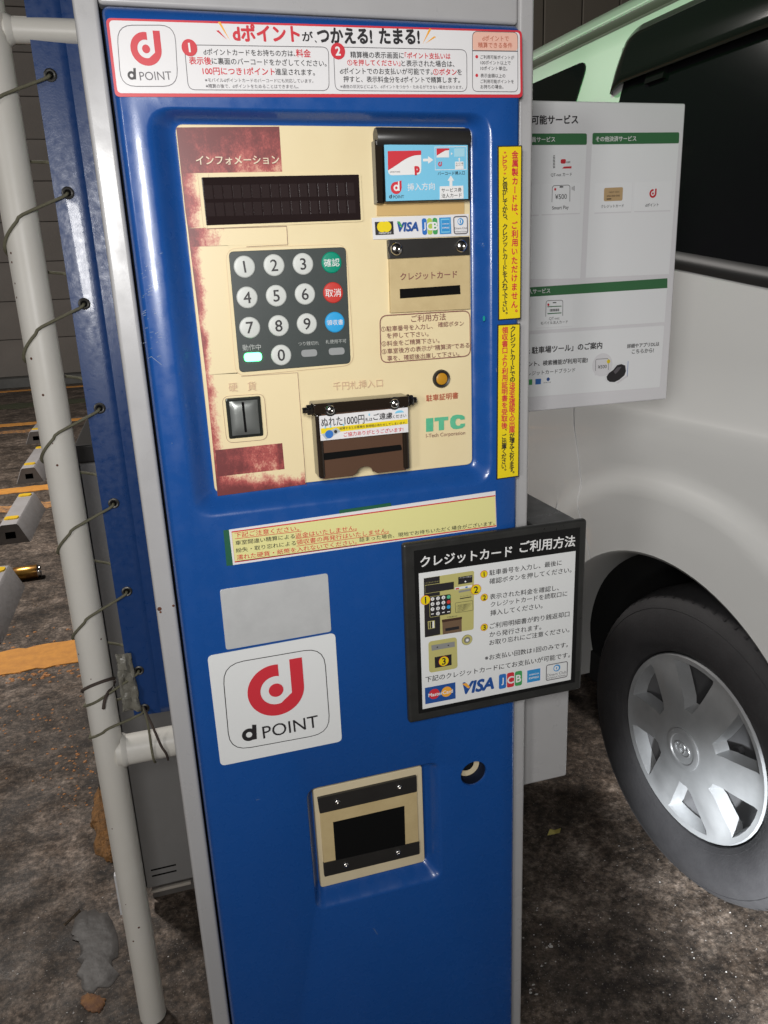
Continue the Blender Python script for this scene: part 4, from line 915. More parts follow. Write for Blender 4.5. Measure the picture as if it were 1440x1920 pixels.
WR = thing('siding_wall', 'brown vertical siding wall behind the van roof', 'wall', (4, 8, 0))
wr = box('backing', -4.2+.8, 5, 0, .2, 0, 8, JOINT, WR)
mesh0 = None
for i in range(17):
    if mesh0 is None:
        bm = bmesh.new(); box_bm(bm, 0, .455, 0, .03, .02, 7.98, .008, 1); mesh0 = bmo('panel', bm, SID, None, 35); o = mesh0
    else: o = mesh0.copy(); COL.objects.link(o)
    o.parent = WR; o.location = (-3.4+i*.47, -.03, 0)

# ================================================================== WHEEL STOPS
STOPM = mat('stop concrete', (.40, .385, .39), .8, var=(12, (.30, .285, .28), .3), bump=(60, .5, .003)); STOPD = mat('stop end', (.10, .085, .075), .85, var=(20, (.06, .05, .045), .3)); REFL = mat('yellow reflector', (.85, .55, .03), .35)
def wheel_stop(x, y, L, label, ang=0):
    t = thing('wheel_stop', label, 'wheel stop', (x, y, 0), 'concrete wheel stops along the bays'); t.rotation_euler.z = ang
    w, tw, h = .095, .050, .115
    pr_ = [(-w, 0), (-tw, h*.92), (-tw+.01, h), (tw-.01, h), (tw, h*.92), (w, 0)]; n = 6; V = []; F = []
    for k, (yy, s) in enumerate(((0, .96), (.012, 1), (L-.012, 1), (L, .96))): V += [(a*s, yy, b*s) for a, b in pr_]
    for k in range(3): F += [[k*n+i, (k+1)*n+i, (k+1)*n+(i+1) % n, k*n+(i+1) % n] for i in range(n)]
    mo('body', V, F, STOPM, t, None, 30)
    V = [(a*.96, -.0, b*.96) for a, b in pr_]; hole = [(-.026, -.0, .03), (-.026, -.0, .068), (.026, -.0, .068), (.026, -.0, .03)]
    V = [(a, yy, b) for a, yy, b in V]; mo('end_face', [(v[0], -.001, v[2]) for v in V]+[(v[0], -.001, v[2]) for v in hole], [[0, 1, 7, 6], [1, 2, 3, 4, 8, 7], [4, 5, 9, 8], [5, 0, 6, 9]], STOPD, t)
    mo('socket', [(v[0], -.001, v[2]) for v in hole]+[(v[0]*.9, .06, v[2]) for v in hole], [[0, 1, 5, 4], [1, 2, 6, 5], [2, 3, 7, 6], [3, 0, 4, 7], [4, 5, 6, 7]], DARK, t)
    mo('end_face', [(v[0], L+.001, v[2]) for v in V], [[0, 1, 2, 3, 4, 5]], STOPD, t)
    for yy in (.08, L-.10):
        q = roundpoly([(-.036, yy), (.036, yy), (.036, yy+.06), (-.036, yy+.06)], .022); n2 = len(q)
        mo('reflector', [(a, b, h+.007) for a, b in q]+[(a*1.1, b, h-.002) for a, b in q], [list(range(n2))]+[[i, n2+i, n2+(i+1) % n2, (i+1) % n2] for i in range(n2)], REFL, t)
wheel_stop(-.975, 2.36, .64, 'grey concrete wheel stop with the drink can behind its end')
wheel_stop(-1.045, 3.72, .70, 'grey wheel stop between the can and the double orange lines')
wheel_stop(-1.145, 5.22, .82, 'grey wheel stop just beyond the double orange lines')
wheel_stop(-1.30, 6.85, .70, 'farthest small wheel stop, close to the far orange lines')
p = gp(52, 1086)
can = thing('drink_can', 'gold drink can lying on its side behind a wheel stop', 'can', (p.x, p.y, 0))
lathe('body', [(.026, -.062), (.033, -.052), (.033, .048), (.0325, .05)], (0, 0, .0335), (1, .05, 0), mat('gold can', (.55, .30, .06), .3, .7, var=(18, (.22, .10, .03), .1)), can, 24)
lathe('rim', [(.0325, .05), (.029, .060), (.030, .063), (.027, .063), (.026, .058), (0, .058)], (0, 0, .0335), (1, .05, 0), CHROME, can, 24)

# ================================================================== PIPE FRAME, BANNER, CORD
BY = .49; PXC = -.3205; PR = .0235
FRM = thing('pipe_frame', 'white painted pipe frame standing left of the blue machine', 'pipe frame', (PXC, BY, 0))
def fm(o): o.parent = FRM; o.matrix_parent_inverse = Matrix.Translation(-Vector(FRM.location)); return o
for x in (PXC, .34): fm(tube('upright', [(x, BY, 0), (x, BY, .9), (x, BY, 1.98), (x, BY, 2.0)], lambda t: PR if t < .99 else PR*.8, PIPE, None, 32))
fm(tube('crossbar', [(PXC+.012, BY, 1.6355), (.34, BY, 1.6355)], .0155, PIPE, None, 24)); 
fm(tube('crossbar', [(PXC+.012, BY, .5705), (.34, BY, .5705)], .0255, PIPE, None, 24)); fm(tube('crossbar', [(PXC+.012, BY, 1.93), (.34, BY, 1.93)], .0155, PIPE, None, 24))
for z, r_ in ((1.6355, .0155), (.5705, .0255)): fm(lathe('weld', [(r_+.004, 0), (r_+.003, .004), (r_, .009)], (PXC+PR-.003, BY, z), (1, 0, 0), PIPE, None, 20))
bm = bmesh.new(); rnd = random.Random(9)
for k in range(16):
    z = rnd.uniform(.05, 1.5); a = rnd.uniform(-2.6, -.6); rr = rnd.uniform(.0008, .0022)
    lathe_bm(bm, [(0, .0005), (rr, .0001)], (PXC+PR*math.cos(a), BY+PR*math.sin(a), z), (math.cos(a), math.sin(a), 0), 7)
fm(bmo('paint_chip', bm, RUST))['kind'] = 'stuff'
VIN = mat('blue vinyl', (.012, .048, .175), .36, var=(5, (.014, .055, .20), .3), bump=(420, .10, .0010), coat=.2, rvar=(120, .1))
BN = thing('banner', 'blue vinyl banner with eyelets laced to the white pipe', 'banner', (0, BY, .632))
def bn(o): o.parent = BN; o.matrix_parent_inverse = Matrix.Translation(-Vector(BN.location)); return o
bx0, bx1, bz0_, bz1_ = -.2725, .290, .632, 1.90; V = []; F = []; nx, nz_ = 40, 90
def bw(x, z): return BY-.006+.004*math.sin((z-.3)*7.0)*max(0, 1-(x-bx0)/.12)+.0022*math.sin(x*45+z*3)+.006*math.exp(-((x+.185)/.012)**2)*0
for j in range(nz_+1):
    for i in range(nx+1):
        x = bx0+(bx1-bx0)*(i/nx)**1.6; z = bz0_+(bz1_-bz0_)*j/nz_; V.append((x, bw(x, z), z))
for j in range(nz_):
    for i in range(nx): a = j*(nx+1)+i; F.append([a, a+1, a+nx+2, a+nx+1])
sh = bn(mo('sheet', V, F, VIN, None, None, 60)); md = sh.modifiers.new('thickness', 'SOLIDIFY'); md.thickness = .0012; md.offset = 1
for xs, nm in ((bx0+.012, 'stitching'), (bx0+.038, 'stitching')):
    bm = bmesh.new(); z = bz0_+.02
    while z < bz1_-.02:
        x = xs; y = bw(x, z)-.0012
        vs = [bm.verts.new((x-.0005, y, z)), bm.verts.new((x+.0005, y, z)), bm.verts.new((x+.0005, bw(x, z+.004)-.0012, z+.004)), bm.verts.new((x-.0005, bw(x, z+.004)-.0012, z+.004))]; bm.faces.new(vs); z += .0062
    bn(bmo(nm, bm, mat('thread', (.12, .16, .26), .6)))
# folded hem step
tube_pts = []
bm = bmesh.new(); box_z = [bz0_+(bz1_-bz0_)*k/60 for k in range(61)]
A = [bm.verts.new((bx0-.0002, bw(bx0, z)-.0014, z)) for z in box_z]; B = [bm.verts.new((bx0+.042, bw(bx0+.042, z)-.0016, z)) for z in box_z]; C_ = [bm.verts.new((bx0+.0435, bw(bx0+.0435, z)-.0003, z)) for z in box_z]
M_ = [[bm.verts.new((bx0+.042*t, bw(bx0+.042*t, z)-.0015, z)) for z in box_z] for t in (.25, .5, .75)]
rows = [A]+M_+[B, C_]
for a, b in zip(rows, rows[1:]):
    for k in range(60): bm.faces.new([a[k], b[k], b[k+1], a[k+1]])
bn(bmo('hem', bm, VIN, None, 50))
EZ = [1.87, 1.728, 1.583, 1.440, 1.294, 1.146, 1.001, .856, .715, .644]; EX = -.2548
BRASS = mat('eyelet', (.10, .098, .092), .42, .8)
e0 = None
for z in EZ:
    y = bw(EX, z)-.0019
    if e0 is None:
        e0 = lathe('eyelet', [(.0042, -.002), (.0046, .0012), (.0062, .0018), (.0080, .0010), (.0084, -.0002)], (0, 0, 0), (0, -1, 0), BRASS, None, 20); o = e0
        hole_ = lathe('eyelet_hole', [(0, .0004), (.0046, .0004)], (0, 0, 0), (0, -1, 0), DARK, None, 16); hb = hole_
        hb.parent = e0
    else:
        o = e0.copy(); COL.objects.link(o); h_ = hb.copy(); COL.objects.link(h_); h_.parent = o
    o.parent = BN; o.location = (EX, y-BY, z-.632)
CORDM = mat('cord', (.125, .118, .075), .75, var=(200, (.19, .18, .12), .3), bump=(900, .6, .001))
cpts = []
def arcpt(a, z, r_=PR+.0024): return (PXC+r_*math.cos(a), BY+r_*math.sin(a), z)
ez = EZ[1:9]
for k, z in enumerate(ez):
    zn_ = ez[k+1] if k+1 < len(ez) else EZ[9]
    d = z-zn_; y0 = bw(EX, z)-.004
    cpts += [(EX, BY+.004, z), (EX-.001, y0, z-.001), (EX-.008, y0-.003, z-.006)]
    for t in (0, .2, .4, .6, .8, 1): cpts.append(arcpt(R(-75)+R(-95)*t, z-.028-(.30*d-.0)*t*.95))
    for t in (.25, .5, .75, 1): cpts.append(arcpt(R(-170)+R(-110)*t, z-.028-.285*d-.17*d*t))
    cpts += [(PXC+PR*.95, BY+.026, z-.028-.50*d), (bx0+.004, BY+.008, z-.74*d), (EX-.004, BY+.006, zn_+.004)]
def smooth_path(P, n=4):
    P = [Vector(p) for p in P]; out_ = []
    for i in range(len(P)-1):
        p0, p1, p2, p3 = P[max(0, i-1)], P[i], P[i+1], P[min(len(P)-1, i+2)]
        for k in range(n):
            t = k/n; out_.append(.5*((2*p1)+(p2-p0)*t+(2*p0-5*p1+4*p2-p3)*t*t+(-p0+3*p1-3*p2+p3)*t**3))
    return out_+[P[-1]]
CD = tag(tube('lacing_cord', smooth_path(cpts, 3), .0022, CORDM, None, 7), 'thin khaki cord lacing the blue banner to the white pipe', 'cord')
# loose ends and knots at the foot of the banner
pts2 = [(EX, BY-.012, .644), (EX-.01, BY-.018, .640)]+[arcpt(R(-70)-R(100)*t, .630-.022*t) for t in (0, .25, .5, .75, 1)]+[arcpt(R(-170)-R(150)*t, .608-.0*t) for t in (.3, .6, 1)]
tag(tube('tie_cord', smooth_path(pts2, 4), .0022, CORDM, None, 7), 'khaki cord end wrapped round the pipe under the laced banner', 'cord')
pts3 = [arcpt(R(20)-R(360)*t, .700+.016*math.sin(6.28*t)-.006*t) for t in [k/14 for k in range(15)]]+[(PXC+.012, BY-.030, .690), (PXC+.006, BY-.034, .672)]
tag(tube('tie_cord', smooth_path(pts3, 3), .0027, mat('brown cord', (.075, .055, .045), .8), None, 7), 'brown twine knotted round the white pipe', 'twine')
for k, dx in enumerate((-.003, .012)):
    P = [(EX-.002, BY-.010, .650), (EX+.004+dx*.4, BY-.024, .622), (EX+.006+dx, BY-.029, .585), (EX+.008+dx*1.4, BY-.0285, .560+.006*k), (EX+.009+dx*1.4, BY-.012, .543)]
    tag(tube('tie_cord', smooth_path(P, 5), .0020, MATS['brown cord'] if k else CORDM, None, 6), ('brown' if k else 'khaki')+' cord tail tied from the lowest eyelet down to the crossbar', 'cord', 'cord tails on the short crossbar')
# torn clear tape hanging between pipe and banner
TAPEC = mat('cloudy tape', (.30, .29, .25), .25, var=(60, (.16, .15, .12), .3), bump=(70, .9, .004)); V = []; F = []; rnd = random.Random(4)
for j in range(13):
    for i in range(6):
        u = i/5; v = j/12; px = 216+u*(28+8*v)+v*14+rnd.uniform(-1.5, 1.5); py = 1228+v*108+rnd.uniform(-2, 2); x, z = K(px, py, BY-.02); V.append((x, BY-.020+rnd.uniform(-.004, .004)+.008*u, z))
for j in range(12):
    for i in range(5): a = j*6+i; F.append([a, a+1, a+7, a+6])
o = mo('torn_tape', V, F, TAPEC, None, None, 30); md = o.modifiers.new('thickness', 'SOLIDIFY'); md.thickness = .0006
tag(o, 'crumpled torn clear tape between the white pipe and blue banner', 'tape')

# ================================================================== GREY EQUIPMENT CABINET BEHIND THE BANNER
EC = thing('equipment_cabinet', 'low dark grey metal cabinet with vent slots behind the banner', 'cabinet', (0, .95, 0))
ECM = mat('cabinet grey', (.20, .195, .19), .45, var=(6, (.23, .225, .22), .3), bump=(300, .2, .001))
def ec(o): o.parent = EC; o.matrix_parent_inverse = Matrix.Translation(-Vector(EC.location)); return o
ex0 = K(152, 900, .775)[0]; etop = K(165, 868, .775)[1]; zb0 = K(300, 1640, .775)[1]
ec(box('body', ex0, .40, .775, 1.15, zb0-.03, etop, ECM, None, .004)); ec(box('lid', ex0-.004, .405, .77, 1.155, etop+.001, etop+.035, BLACK, None, .004))
ec(box('edge_trim', ex0-.0055, ex0-.0005, .772, .80, zb0-.03, etop-.002, BLACK))
ec(box('base', ex0+.01, .39, .79, 1.14, 0, zb0-.031, mat('base concrete', (.12, .11, .10), .9, var=(20, (.08, .07, .065), .3))))
for k, (a, b) in enumerate((((283, 1632), (330, 1621)), ((285, 1643), (331, 1632)))):
    p0 = K(*a, .775); p1 = K(*b, .775); zz = (p0[1]+p1[1])/2; ec(box('vent_slot', p0[0], p1[0], .7742, .7756, zz-.0017, zz+.0017, DARK))
p0 = K(284, 1673, .770); p1 = K(358, 1654, .770); zz = (p0[1]+p1[1])/2; ec(box('ledge_strip', p0[0], p1[0], .768, .7746, zz-.0035, zz+.0035, mat('strip', (.42, .38, .33), .5), None, .001))
p0 = K(217, 1662, .74); p1 = K(228, 1712, .74)
o = box('white_marker', p0[0], p1[0]+.006, .735, .75, p1[1]-.002, p0[1]+.03, mat('white marker plastic', (.75, .76, .78), .4), None, .002)
o.data.transform(Matrix.Identity(4)); tag(o, 'small white plastic marker strip behind the white pipe foot', 'marker')

# ================================================================== VAN
VTH = R(95.0); WC = Vector((.8106, .4636, .336))
vu = Vector((math.cos(VTH), math.sin(VTH), 0)); vn = Vector((-math.sin(VTH), math.cos(VTH), 0))
VAN = thing('van', 'white van with black tinted side windows parked behind the machine', 'van', (WC.x, WC.y, 0))
VM = Matrix(((vu.x, vn.x, 0, WC.x), (vu.y, vn.y, 0, WC.y), (0, 0, 1, 0), (0, 0, 0, 1)))    # local (u, n, z)
def vp(o):
    o.data.transform(Matrix.Translation(-Vector(VAN.location)) @ VM); o.data.update(); o.parent = VAN; return o
def vchild(o, parent): o.data.transform(Matrix.Translation(-Vector(VAN.location)) @ VM); o.data.update(); o.parent = parent; return o
WPAINT = mat('white van paint', (.70, .705, .69), .32, var=(3, (.73, .735, .72), .3), coat=.7)
GLASS = mat('tinted glass', (.008, .008, .009), .06, spec=.6); RUBB = mat('black trim', (.020, .020, .020), .45); TYRE = mat('tyre rubber', (.022, .021, .023), .7, var=(25, (.036, .035, .037), .3), bump=(200, .3, .002))
WELL = mat('wheel well', (.010, .010, .010), .9)
AU, AZ, AR = .055, .345, .405
ZP = [(.25, -.055), (.30, -.02), (.42, .005), (.60, .022), (.80, .030), (.98, .030), (1.025, .026), (1.045, .012), (1.15, .006), (1.27, -.004), (1.33, -.020), (1.50, -.055), (1.66, -.095), (1.78, -.128), (1.818, -.148), (1.833, -.164), (1.848, -.158), (1.875, -.183), (1.912, -.245), (1.938, -.34), (1.953, -.55), (1.96, -.85)]
def prof_n(z):
    for (z0, n0), (z1, n1) in zip(ZP, ZP[1:]):
        if z <= z1: t = (z-z0)/(z1-z0); return n0+(n1-n0)*t
    return ZP[-1][1]
UR, UF = 1.45, -3.55
def side_n(u, z):
    n = prof_n(z); rho = math.hypot(u-AU, z-AZ)
    if z < 1.03 and rho < .60:
        t = (rho-AR)/.17
        if t < 1: n += .022*(1 if t < .78 else max(0, 1-(t-.78)/.22))*(1 if z > .3 else .5)
    # body tucks in towards the tail and the nose
    n -= .10*max(0, (u-1.0)/.45)**2.4 + .35*max(0, (-2.75-u)/.8)**2
    return n
us = []
u = UF
while u < AU-AR-.02: us.append(u); u += .05 if u > AU-AR-.35 else .16
us += [AU-AR*1.002-.012, AU-AR*1.0005]
us += [AU-AR*math.cos(math.pi*k/44) for k in range(2, 43)]
us += [AU+AR*1.0005, AU+AR*1.002+.012]
u = AU+AR+.04
while u < UR: us.append(u); u += .016 if u < 1.0 else .04
us.append(UR)
V = []; F = []; rows_lo = 22; zhi = [z for z, _ in ZP if z > 1.03]
def zb_(u):
    s = .255+.03*max(0, (u-1.0))
    d = AR*AR-(u-AU)**2
    return max(s, AZ+math.sqrt(d)) if d > 0 else s
cols = []
for u in us:
    zb = zb_(u); zs_ = [zb+(1.03-zb)*k/rows_lo for k in range(rows_lo+1)]+zhi
    # raked tail: shift the upper body forward
    c = []
    for z in zs_:
        uu = u
        if u > 1.0: uu -= (u-1.0)/.45*(.10*max(0, z-1.0)/.9)
        if u < -2.7: uu += (-2.7-u)/.85*(.75*max(0, z-1.0)/.9)
        c.append((uu, side_n(u, z), z))
    cols.append(c)
nc = len(cols[0])
for c in cols: V += c
for i in range(len(cols)-1):
    for k in range(nc-1): a = i*nc+k; F.append([a, a+nc, a+nc+1, a+1])
# far side, mirrored about the centre line n = -.85
b0 = len(V); V += [(u, -1.70-n, z) for u, n, z in V[:b0]]
F += [[b0+i for i in f[::-1]] for f in F[:]]
# tail and nose caps
last = list(range((len(cols)-1)*nc, len(cols)*nc)); F.append(last+[b0+i for i in last[::-1]][1:])
first = list(range(nc)); F.append((first+[b0+i for i in first[::-1]][1:])[::-1])
body = vp(mo('body', V, F, WPAINT, None, None, 38))
# arch lip and dark well
bm = bmesh.new(); arc = [(AU-AR*math.cos(math.pi*k/44), AZ+AR*math.sin(math.pi*k/44)) for k in range(45)]
arc = [(AU-AR, .30)]+arc+[(AU+AR, .27)]
ro = [bm.verts.new((u, side_n(u, max(z, .3))+.0015, z)) for u, z in arc]; r1 = [bm.verts.new((AU+(u-AU)*.985, side_n(u, max(z, .3))-.004, AZ+(z-AZ)*.985)) for u, z in arc]; r2 = [bm.verts.new((AU+(u-AU)*.965, side_n(u, max(z, .3))-.10, AZ+(z-AZ)*.955)) for u, z in arc]
for A_, B_ in ((ro, r1), (r1, r2)):
    for k in range(len(A_)-1): bm.faces.new([A_[k], A_[k+1], B_[k+1], B_[k]])
vchild(bmo('arch_lip', bm, WPAINT, None, 50), body)
bm = bmesh.new(); r2 = [bm.verts.new((AU+(u-AU)*.964, side_n(u, max(z, .3))-.095, AZ+(z-AZ)*.954)) for u, z in arc]; r3 = [bm.verts.new((AU+(u-AU)*.95, -.42, AZ+(z-AZ)*.95)) for u, z in arc]
for k in range(len(r2)-1): bm.faces.new([r2[k], r2[k+1], r3[k+1], r3[k]])
bm.faces.new(r3)
vp(bmo('wheel_well', bm, WELL, None, 50))
vp(box('underbody', UF+.1, UR-.12, -1.62, -.08, .26, .34, WELL)); 
def sidepoly(name, pts, off, mt, parent=None, th=.006, r=0, n=5, sub=True):
    """panel following the body side; pts (u,z)"""
    q = roundpoly(pts, r, n) if r else pts
    # ring densify, then fill with a fan of strips
    N_ = len(q); cu = sum(p[0] for p in q)/N_; cz = sum(p[1] for p in q)/N_; V = []; F = []; S = 6
    for s in range(S+1):
        f = 1-s/S*.999
        for p in q:
            u, z = cu+(p[0]-cu)*f, cz+(p[1]-cz)*f; V.append((u, side_n(u, z)+off, z))
    for p in q: V.append((p[0], side_n(p[0], p[1])+off-th, p[1]))
    for s in range(S): F += [[s*N_+i, s*N_+(i+1) % N_, (s+1)*N_+(i+1) % N_, (s+1)*N_+i] for i in range(N_)]
    F += [[i, (S+1)*N_+i, (S+1)*N_+(i+1) % N_, (i+1) % N_] for i in range(N_)]
    o = mo(name, V, F, mt, None, None, 40); return vp(o) if parent is None else vchild(o, parent)
def dens(pts, m=6):
    out_ = []
    for i in range(len(pts)):
        a, b = pts[i], pts[(i+1) % len(pts)]
        for k in range(m): out_.append((a[0]+(b[0]-a[0])*k/m, a[1]+(b[1]-a[1])*k/m))
    return out_
# windows
def belt(u):
    B_ = [(-2.6, 1.21), (-1.0, 1.225), (-.5, 1.25), (-.09, 1.301), (.127, 1.335), (.60, 1.405)]
    for (a, za_), (b, zb__) in zip(B_, B_[1:]):
        if u <= b: return za_+(zb__-za_)*(u-a)/(b-a)
    return B_[-1][1]
w1 = dens(roundpoly([(-.95, belt(-.95)), (-.5, belt(-.5)), (-.09, belt(-.09)), (.445, belt(.445)), (.440, 1.772), (-.95, 1.772)], .05, 5), 3)
win = sidepoly('side_window', w1, .003, GLASS)
w2 = dens(roundpoly([(.66, 1.40), (1.20, 1.43), (1.14, 1.785), (.605, 1.780)], .035, 5), 3)
sidepoly('quarter_window', w2, .003, GLASS)
w3 = dens(roundpoly([(-2.55, 1.215), (-1.05, 1.228), (-1.05, 1.772), (-2.15, 1.772)], .06, 5), 3)
sidepoly('front_window', w3, .003, GLASS)
# rubber surround of the quarter window gleams
def sidetube(name, pts, off, r_, mt, parent=None, n=8):
    P = [(u, side_n(u, z)+off, z) for u, z in pts]; o = tube(name, P, r_, mt, None, n); return vp(o) if parent is None else vchild(o, parent)
def seg(a, b, m): return [(a[0]+(b[0]-a[0])*k/m, a[1]+(b[1]-a[1])*k/m) for k in range(m+1)]
# belt moulding below the window
bm = bmesh.new(); prev = None
for u, z in [(u_, belt(u_)-.018) for u_, _ in seg((-2.5, 0), (.50, 0), 60)]:
    pf = [(.000, -.016), (.008, -.013), (.011, -.003), (.009, .006), (.002, .016), (.000, .018)]
    rg = [bm.verts.new((u, side_n(u, z)+a+.001, z+b)) for a, b in pf]
    if prev:
        for k in range(5): bm.faces.new([prev[k], prev[k+1], rg[k+1], rg[k]])
    prev = rg
vp(bmo('belt_moulding', bm, RUBB, None, 40))
# rain visor along the top of the window with a rounded rear end
bm = bmesh.new(); prev = None; NV = 44
for k in range(NV+1):
    t = k/NV; u = -.95+1.42*(1-(1-t)**2.6)
    lo = 1.690; e = max(0, (u-.430)/.040)
    if e > 0: zt_ = 1.806-.035*(1-math.sqrt(max(0, 1-min(1, e)**2))); zl = lo-.012*e
    else: zt_ = 1.806; zl = lo
    rg = []
    for j in range(7):
        s = j/6; z = zt_+(zl-zt_)*s; bul = .018*math.sin(min(1, s*1.5)*math.pi/2)*(1-.55*e*e)+.004
        rg.append(bm.verts.new((u, side_n(u, z)+bul, z)))
    if prev:
        for j in range(6): bm.faces.new([prev[j], prev[j+1], rg[j+1], rg[j]])
    prev = rg
# end cap folding back to the pillar
cap = [bm.verts.new((.478, side_n(.478, v.co.z)+.002, v.co.z)) for v in prev]
for j in range(6): bm.faces.new([prev[j], prev[j+1], cap[j+1], cap[j]])
vz = bmo('rain_visor', bm, mat('smoked visor', (.012, .012, .012), .07, spec=.6), None, 50); md = vz.modifiers.new('thickness', 'SOLIDIFY'); md.thickness = .003; vp(vz)
o = sidepoly('visor_clip', dens([(.30, 1.672), (.355, 1.672), (.355, 1.700), (.30, 1.700)], 2), .012, DARK, None, .010)
# gutter groove and roof drip rail
bm = bmesh.new(); prev = None
for u, z in seg((-2.6, 1.839), (1.3, 1.839), 36):
    rg = [bm.verts.new((u, side_n(u, z+a)+b, z+a)) for a, b in ((-.014, .0012), (-.006, .003), (.004, .0035), (.010, .0015))]
    if prev:
        for k in range(3): bm.faces.new([prev[k], prev[k+1], rg[k+1], rg[k]])
    prev = rg
vp(bmo('roof_gutter', bm, mat('gutter sealant', (.10, .09, .08), .6), None, 50))
sidetube('drip_rail', seg((-2.6, 1.8545), (1.3, 1.8545), 36), .002, .0035, WPAINT)
# panel seams
SEAM = mat('panel gap', (.05, .05, .05), .7)
sm = [(.405, 1.02), (.395, .96), (.378, .90), (.362, .84), (.335, .77), (.305, .705), (.290, .660)]
sm = [(a[0]+(b[0]-a[0])*k/4, a[1]+(b[1]-a[1])*k/4) for a, b in zip(sm, sm[1:]) for k in range(4)]
sidetube('bumper_seam', sm, .0004, .0017, mat('seam highlight', (.86, .86, .85), .4))  # white colour stands in for light caught on the seam edges
sidetube('door_seam', seg((-.98, .30), (-.98, 1.78), 24), .0002, .0022, SEAM); sidetube('door_seam', seg((-2.62, .30), (-2.62, 1.1), 18), .0002, .0022, SEAM)
# crease highlight line is the pressed shoulder in the body section; tail lamp, door handle, bumper
o = sidepoly('tail_lamp', dens(roundpoly([(1.33, .95), (1.41, .95), (1.39, 1.32), (1.33, 1.30)], .02, 4), 2), .004, mat('tail lamp red', (.40, .02, .02), .15), None, .01)
vp(box('rear_bumper', 1.40, 1.52, -1.66, -.05, .30, .62, WPAINT, None, .04, 4)); vp(box('rear_glass', 1.435-.09, 1.445-.05, -1.45, -.25, 1.30, 1.78, GLASS, None, .004))
vp(box('windscreen', UF+.44, UF+.47, -1.45, -.25, 1.2, 1.70, GLASS, None, .004)); vp(box('front_bumper', UF-.06, UF+.06, -1.35, -.35, .28, .60, WPAINT, None, .04, 4))
sidepoly('door_handle', dens(roundpoly([(-1.25, 1.10), (-1.05, 1.10), (-1.05, 1.14), (-1.25, 1.14)], .01, 3), 2), .022, WPAINT, None, .022)

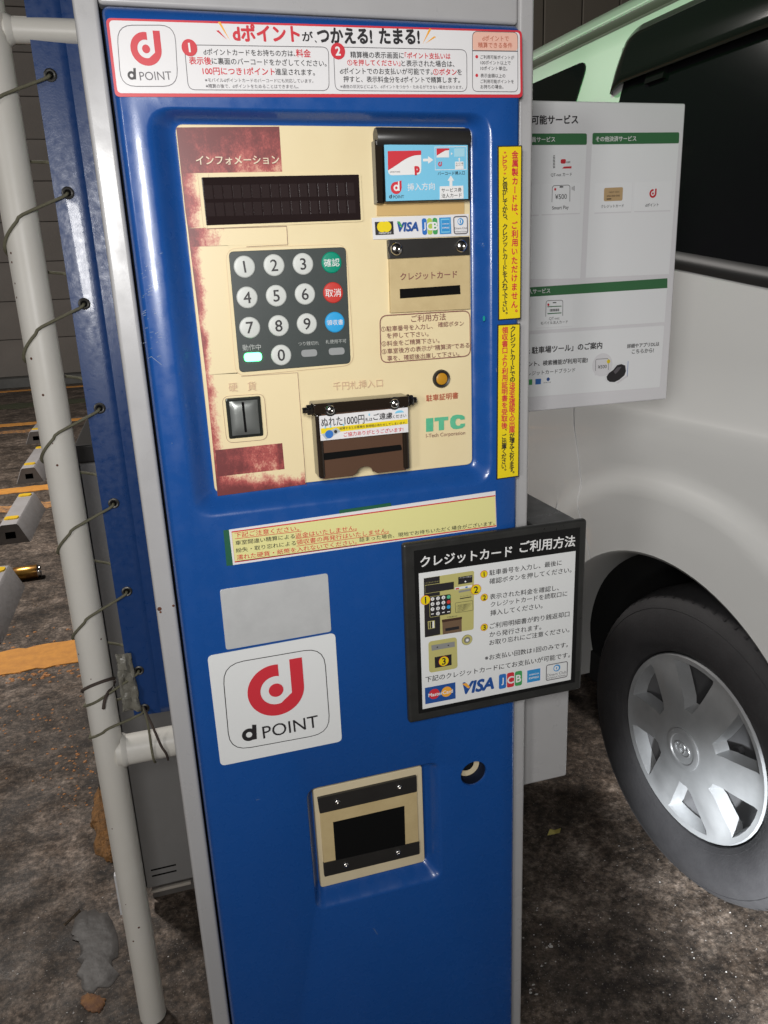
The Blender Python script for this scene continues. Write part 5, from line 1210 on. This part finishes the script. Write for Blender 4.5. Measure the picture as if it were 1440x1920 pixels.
# wheels
CAPM = mat('silver wheel cover', (.52, .53, .54), .34, .45, var=(12, (.36, .37, .38), .3), bump=(500, .1, .0008)); STEEL = mat('wheel steel', (.16, .16, .165), .5, .5)
TR, TW = .336, .205
def wheel(uc, nn, sgn, rot):
    w = lathe('wheel', [(.198, -.030), (.205, -.006), (.214, .002), (.235, .012), (.262, .016), (.285, .013), (.305, .004), (.318, -.008), (.327, -.024), (.332, -.045), (TR, -.060), (TR, -TW+.06), (.327, -TW+.02), (.29, -TW), (.20, -TW+.02)], (0, 0, 0), (0, 1, 0), TYRE, None, 72, 30)
    w.name = 'wheel'
    # tread-shoulder ribs
    bm = bmesh.new()
    for k in range(72):
        a = 2*math.pi*k/72
        for (r0, y0, r1, y1) in ((.3195, -.0075, .3345, -.050),):
            for s in (0,):
                d = .008; vs = []
                for aa in (a-d, a+d): vs += [((r0+.001)*math.cos(aa), y0, (r0+.001)*math.sin(aa)), ((r1+.0015)*math.cos(aa), y1, (r1+.0015)*math.sin(aa))]
                q = [bm.verts.new(v) for v in vs]; bm.faces.new([q[0], q[1], q[3], q[2]])
    tread = bmo('tread_block', bm, TYRE); tread['kind'] = 'stuff'
    bm = bmesh.new()
    for rr, yy in ((.216, .0025), (.300, .0070)): tube_bm(bm, [(rr*math.cos(2*math.pi*k/60), yy-.0006, rr*math.sin(2*math.pi*k/60)) for k in range(60)], .0012, 5, True)
    rib = bmo('sidewall_rib', bm, TYRE, None, 60)
    # wheel cover: six broad spokes, openings cut through
    rad = [0, .018, .030, .040, .047, .052, .062, .074, .088, .104, .124, .144, .162, .176, .186, .192, .197, .2]
    def dep(r_):
        return .012 if r_ < .045 else (.005+.006*(1-min(1, (r_-.045)/.05)) if r_ < .088 else (.005-.011*((r_-.088)/.1) if r_ < .19 else -.006+.003*((r_-.188)/.012)-(.006 if r_ > .198 else 0)))
    def half(r_):                                  # half spoke angle
        w_ = .034+.004*max(0, (r_-.08))/.1; return min(R(29.9), math.asin(min(1, w_/max(r_, .031))))
    NS, NO = 4, 5; bm = bmesh.new(); grid = []
    tw = lambda r_: R(-3)*max(0, (r_-.075)/.1)
    for r_ in rad[1:]:
        row = []
        for s in range(6):
            c = math.pi/3*s+tw(r_); h = half(r_)
            for k in range(NS): row.append((c-h+2*h*k/NS, 0))
            for k in range(NO): row.append((c+h+(math.pi/3-2*h)*k/NO, 1))
        rg = []
        for j, (a, op) in enumerate(row):
            mid = 0
            rg.append(bm.verts.new((r_*math.cos(a), dep(r_)-(.004*abs(math.cos((j % (NS+NO))/NS*math.pi)) if (j % (NS+NO)) <= NS and .09 < r_ < .18 else 0), r_*math.sin(a))))
        grid.append(rg)
    ctr = bm.verts.new((0, dep(0), 0)); n = len(grid[0])
    for j in range(n): bm.faces.new([ctr, grid[0][j], grid[0][(j+1) % n]])
    for i in range(len(grid)-1):
        for j in range(n):
            jj = j % (NS+NO); r0 = rad[i+1]; r1 = rad[i+2]
            if jj >= NS and r0 >= .087 and r1 <= .1865: continue
            bm.faces.new([grid[i][j], grid[i][(j+1) % n], grid[i+1][(j+1) % n], grid[i+1][j]])
    be = [e for e in bm.edges if e.is_boundary]
    inner = [e for e in be if max(math.hypot(v.co.x, v.co.z) for v in e.verts) < .19]
    r_ = bmesh.ops.extrude_edge_only(bm, edges=inner); nv = [g_ for g_ in r_['geom'] if isinstance(g_, bmesh.types.BMVert)]
    for v in nv:
        rr = math.hypot(v.co.x, v.co.z); a = math.atan2(v.co.z, v.co.x); s = round((a-tw(rr)-math.pi/6)/(math.pi/3)); ca = math.pi/6+s*math.pi/3+tw(.13)
        tgt = Vector((.135*math.cos(ca), 0, .135*math.sin(ca))); d = tgt-Vector((v.co.x, 0, v.co.z)); v.co += d*.16; v.co.y -= .030
    cap_ = bmo('wheel_cover', bm, CAPM, None, 28)
    disc = lathe('wheel_disc', [(0, -.045), (.06, -.045), (.09, -.062), (.15, -.062), (.17, -.05), (.198, -.03)], (0, 0, 0), (0, 1, 0), STEEL, None, 36)
    bm = bmesh.new()
    for k in range(5):
        a = 2*math.pi*k/5+.3; lathe_bm(bm, [(.010, -.001), (.010, .012), (.0, .013)], (.055*math.cos(a)*1.6, -.06, .055*math.sin(a)*1.6), (0, 1, 0), 6)
    nuts = bmo('wheel_nut', bm, STEEL)
    hub = lathe('hub_cap', [(.046, .0095), (.045, .0135), (.041, .0150), (.034, .0150), (.032, .0128), (0, .0125)], (0, 0, 0), (0, 1, 0), CAPM, None, 40)
    bm = bmesh.new()
    for (cx, cz, a_, b_) in ((0, 0, .0215, .0150), (0, .002, .0075, .0125), (0, .0078, .0165, .0062)):
        tube_bm(bm, [(cx+a_*math.cos(2*math.pi*k/32), .0135, cz+b_*math.sin(2*math.pi*k/32)) for k in range(32)], .0016, 5, True)
    em = bmo('emblem', bm, CAPM, None, 60)
    for o in (tread, rib, cap_, disc, nuts, hub, em):
        o.data.transform(Matrix.Rotation(rot if o not in (em,) else 0, 4, (0, 1, 0)))
        o.parent = w
    M = Matrix.Translation(-Vector(VAN.location)) @ VM @ Matrix.Translation((uc, nn, TR)) @ (Matrix.Identity(4) if sgn > 0 else Matrix.Rotation(math.pi, 4, (0, 0, 1)))
    w.parent = VAN; w.matrix_basis = M
    return w
w0 = wheel(0, 0, 1, 0)
def wcopy(uc, nn, sgn):
    o = w0.copy(); COL.objects.link(o); o.parent = VAN
    o.matrix_basis = Matrix.Translation(-Vector(VAN.location)) @ VM @ Matrix.Translation((uc, nn, TR)) @ (Matrix.Identity(4) if sgn > 0 else Matrix.Rotation(math.pi, 4, (0, 0, 1)))
    for c in list(w0.children): d = c.copy(); COL.objects.link(d); d.parent = o
wcopy(-2.57, 0, 1); wcopy(0, -1.70, -1); wcopy(-2.57, -1.70, -1)
# front arch: dark shroud behind the front wheels
vp(box('sill', UF+.25, AU-AR-.02, -.09, -.045, .22, .27, RUBB, None, .01))
bpy.context.view_layer.update()
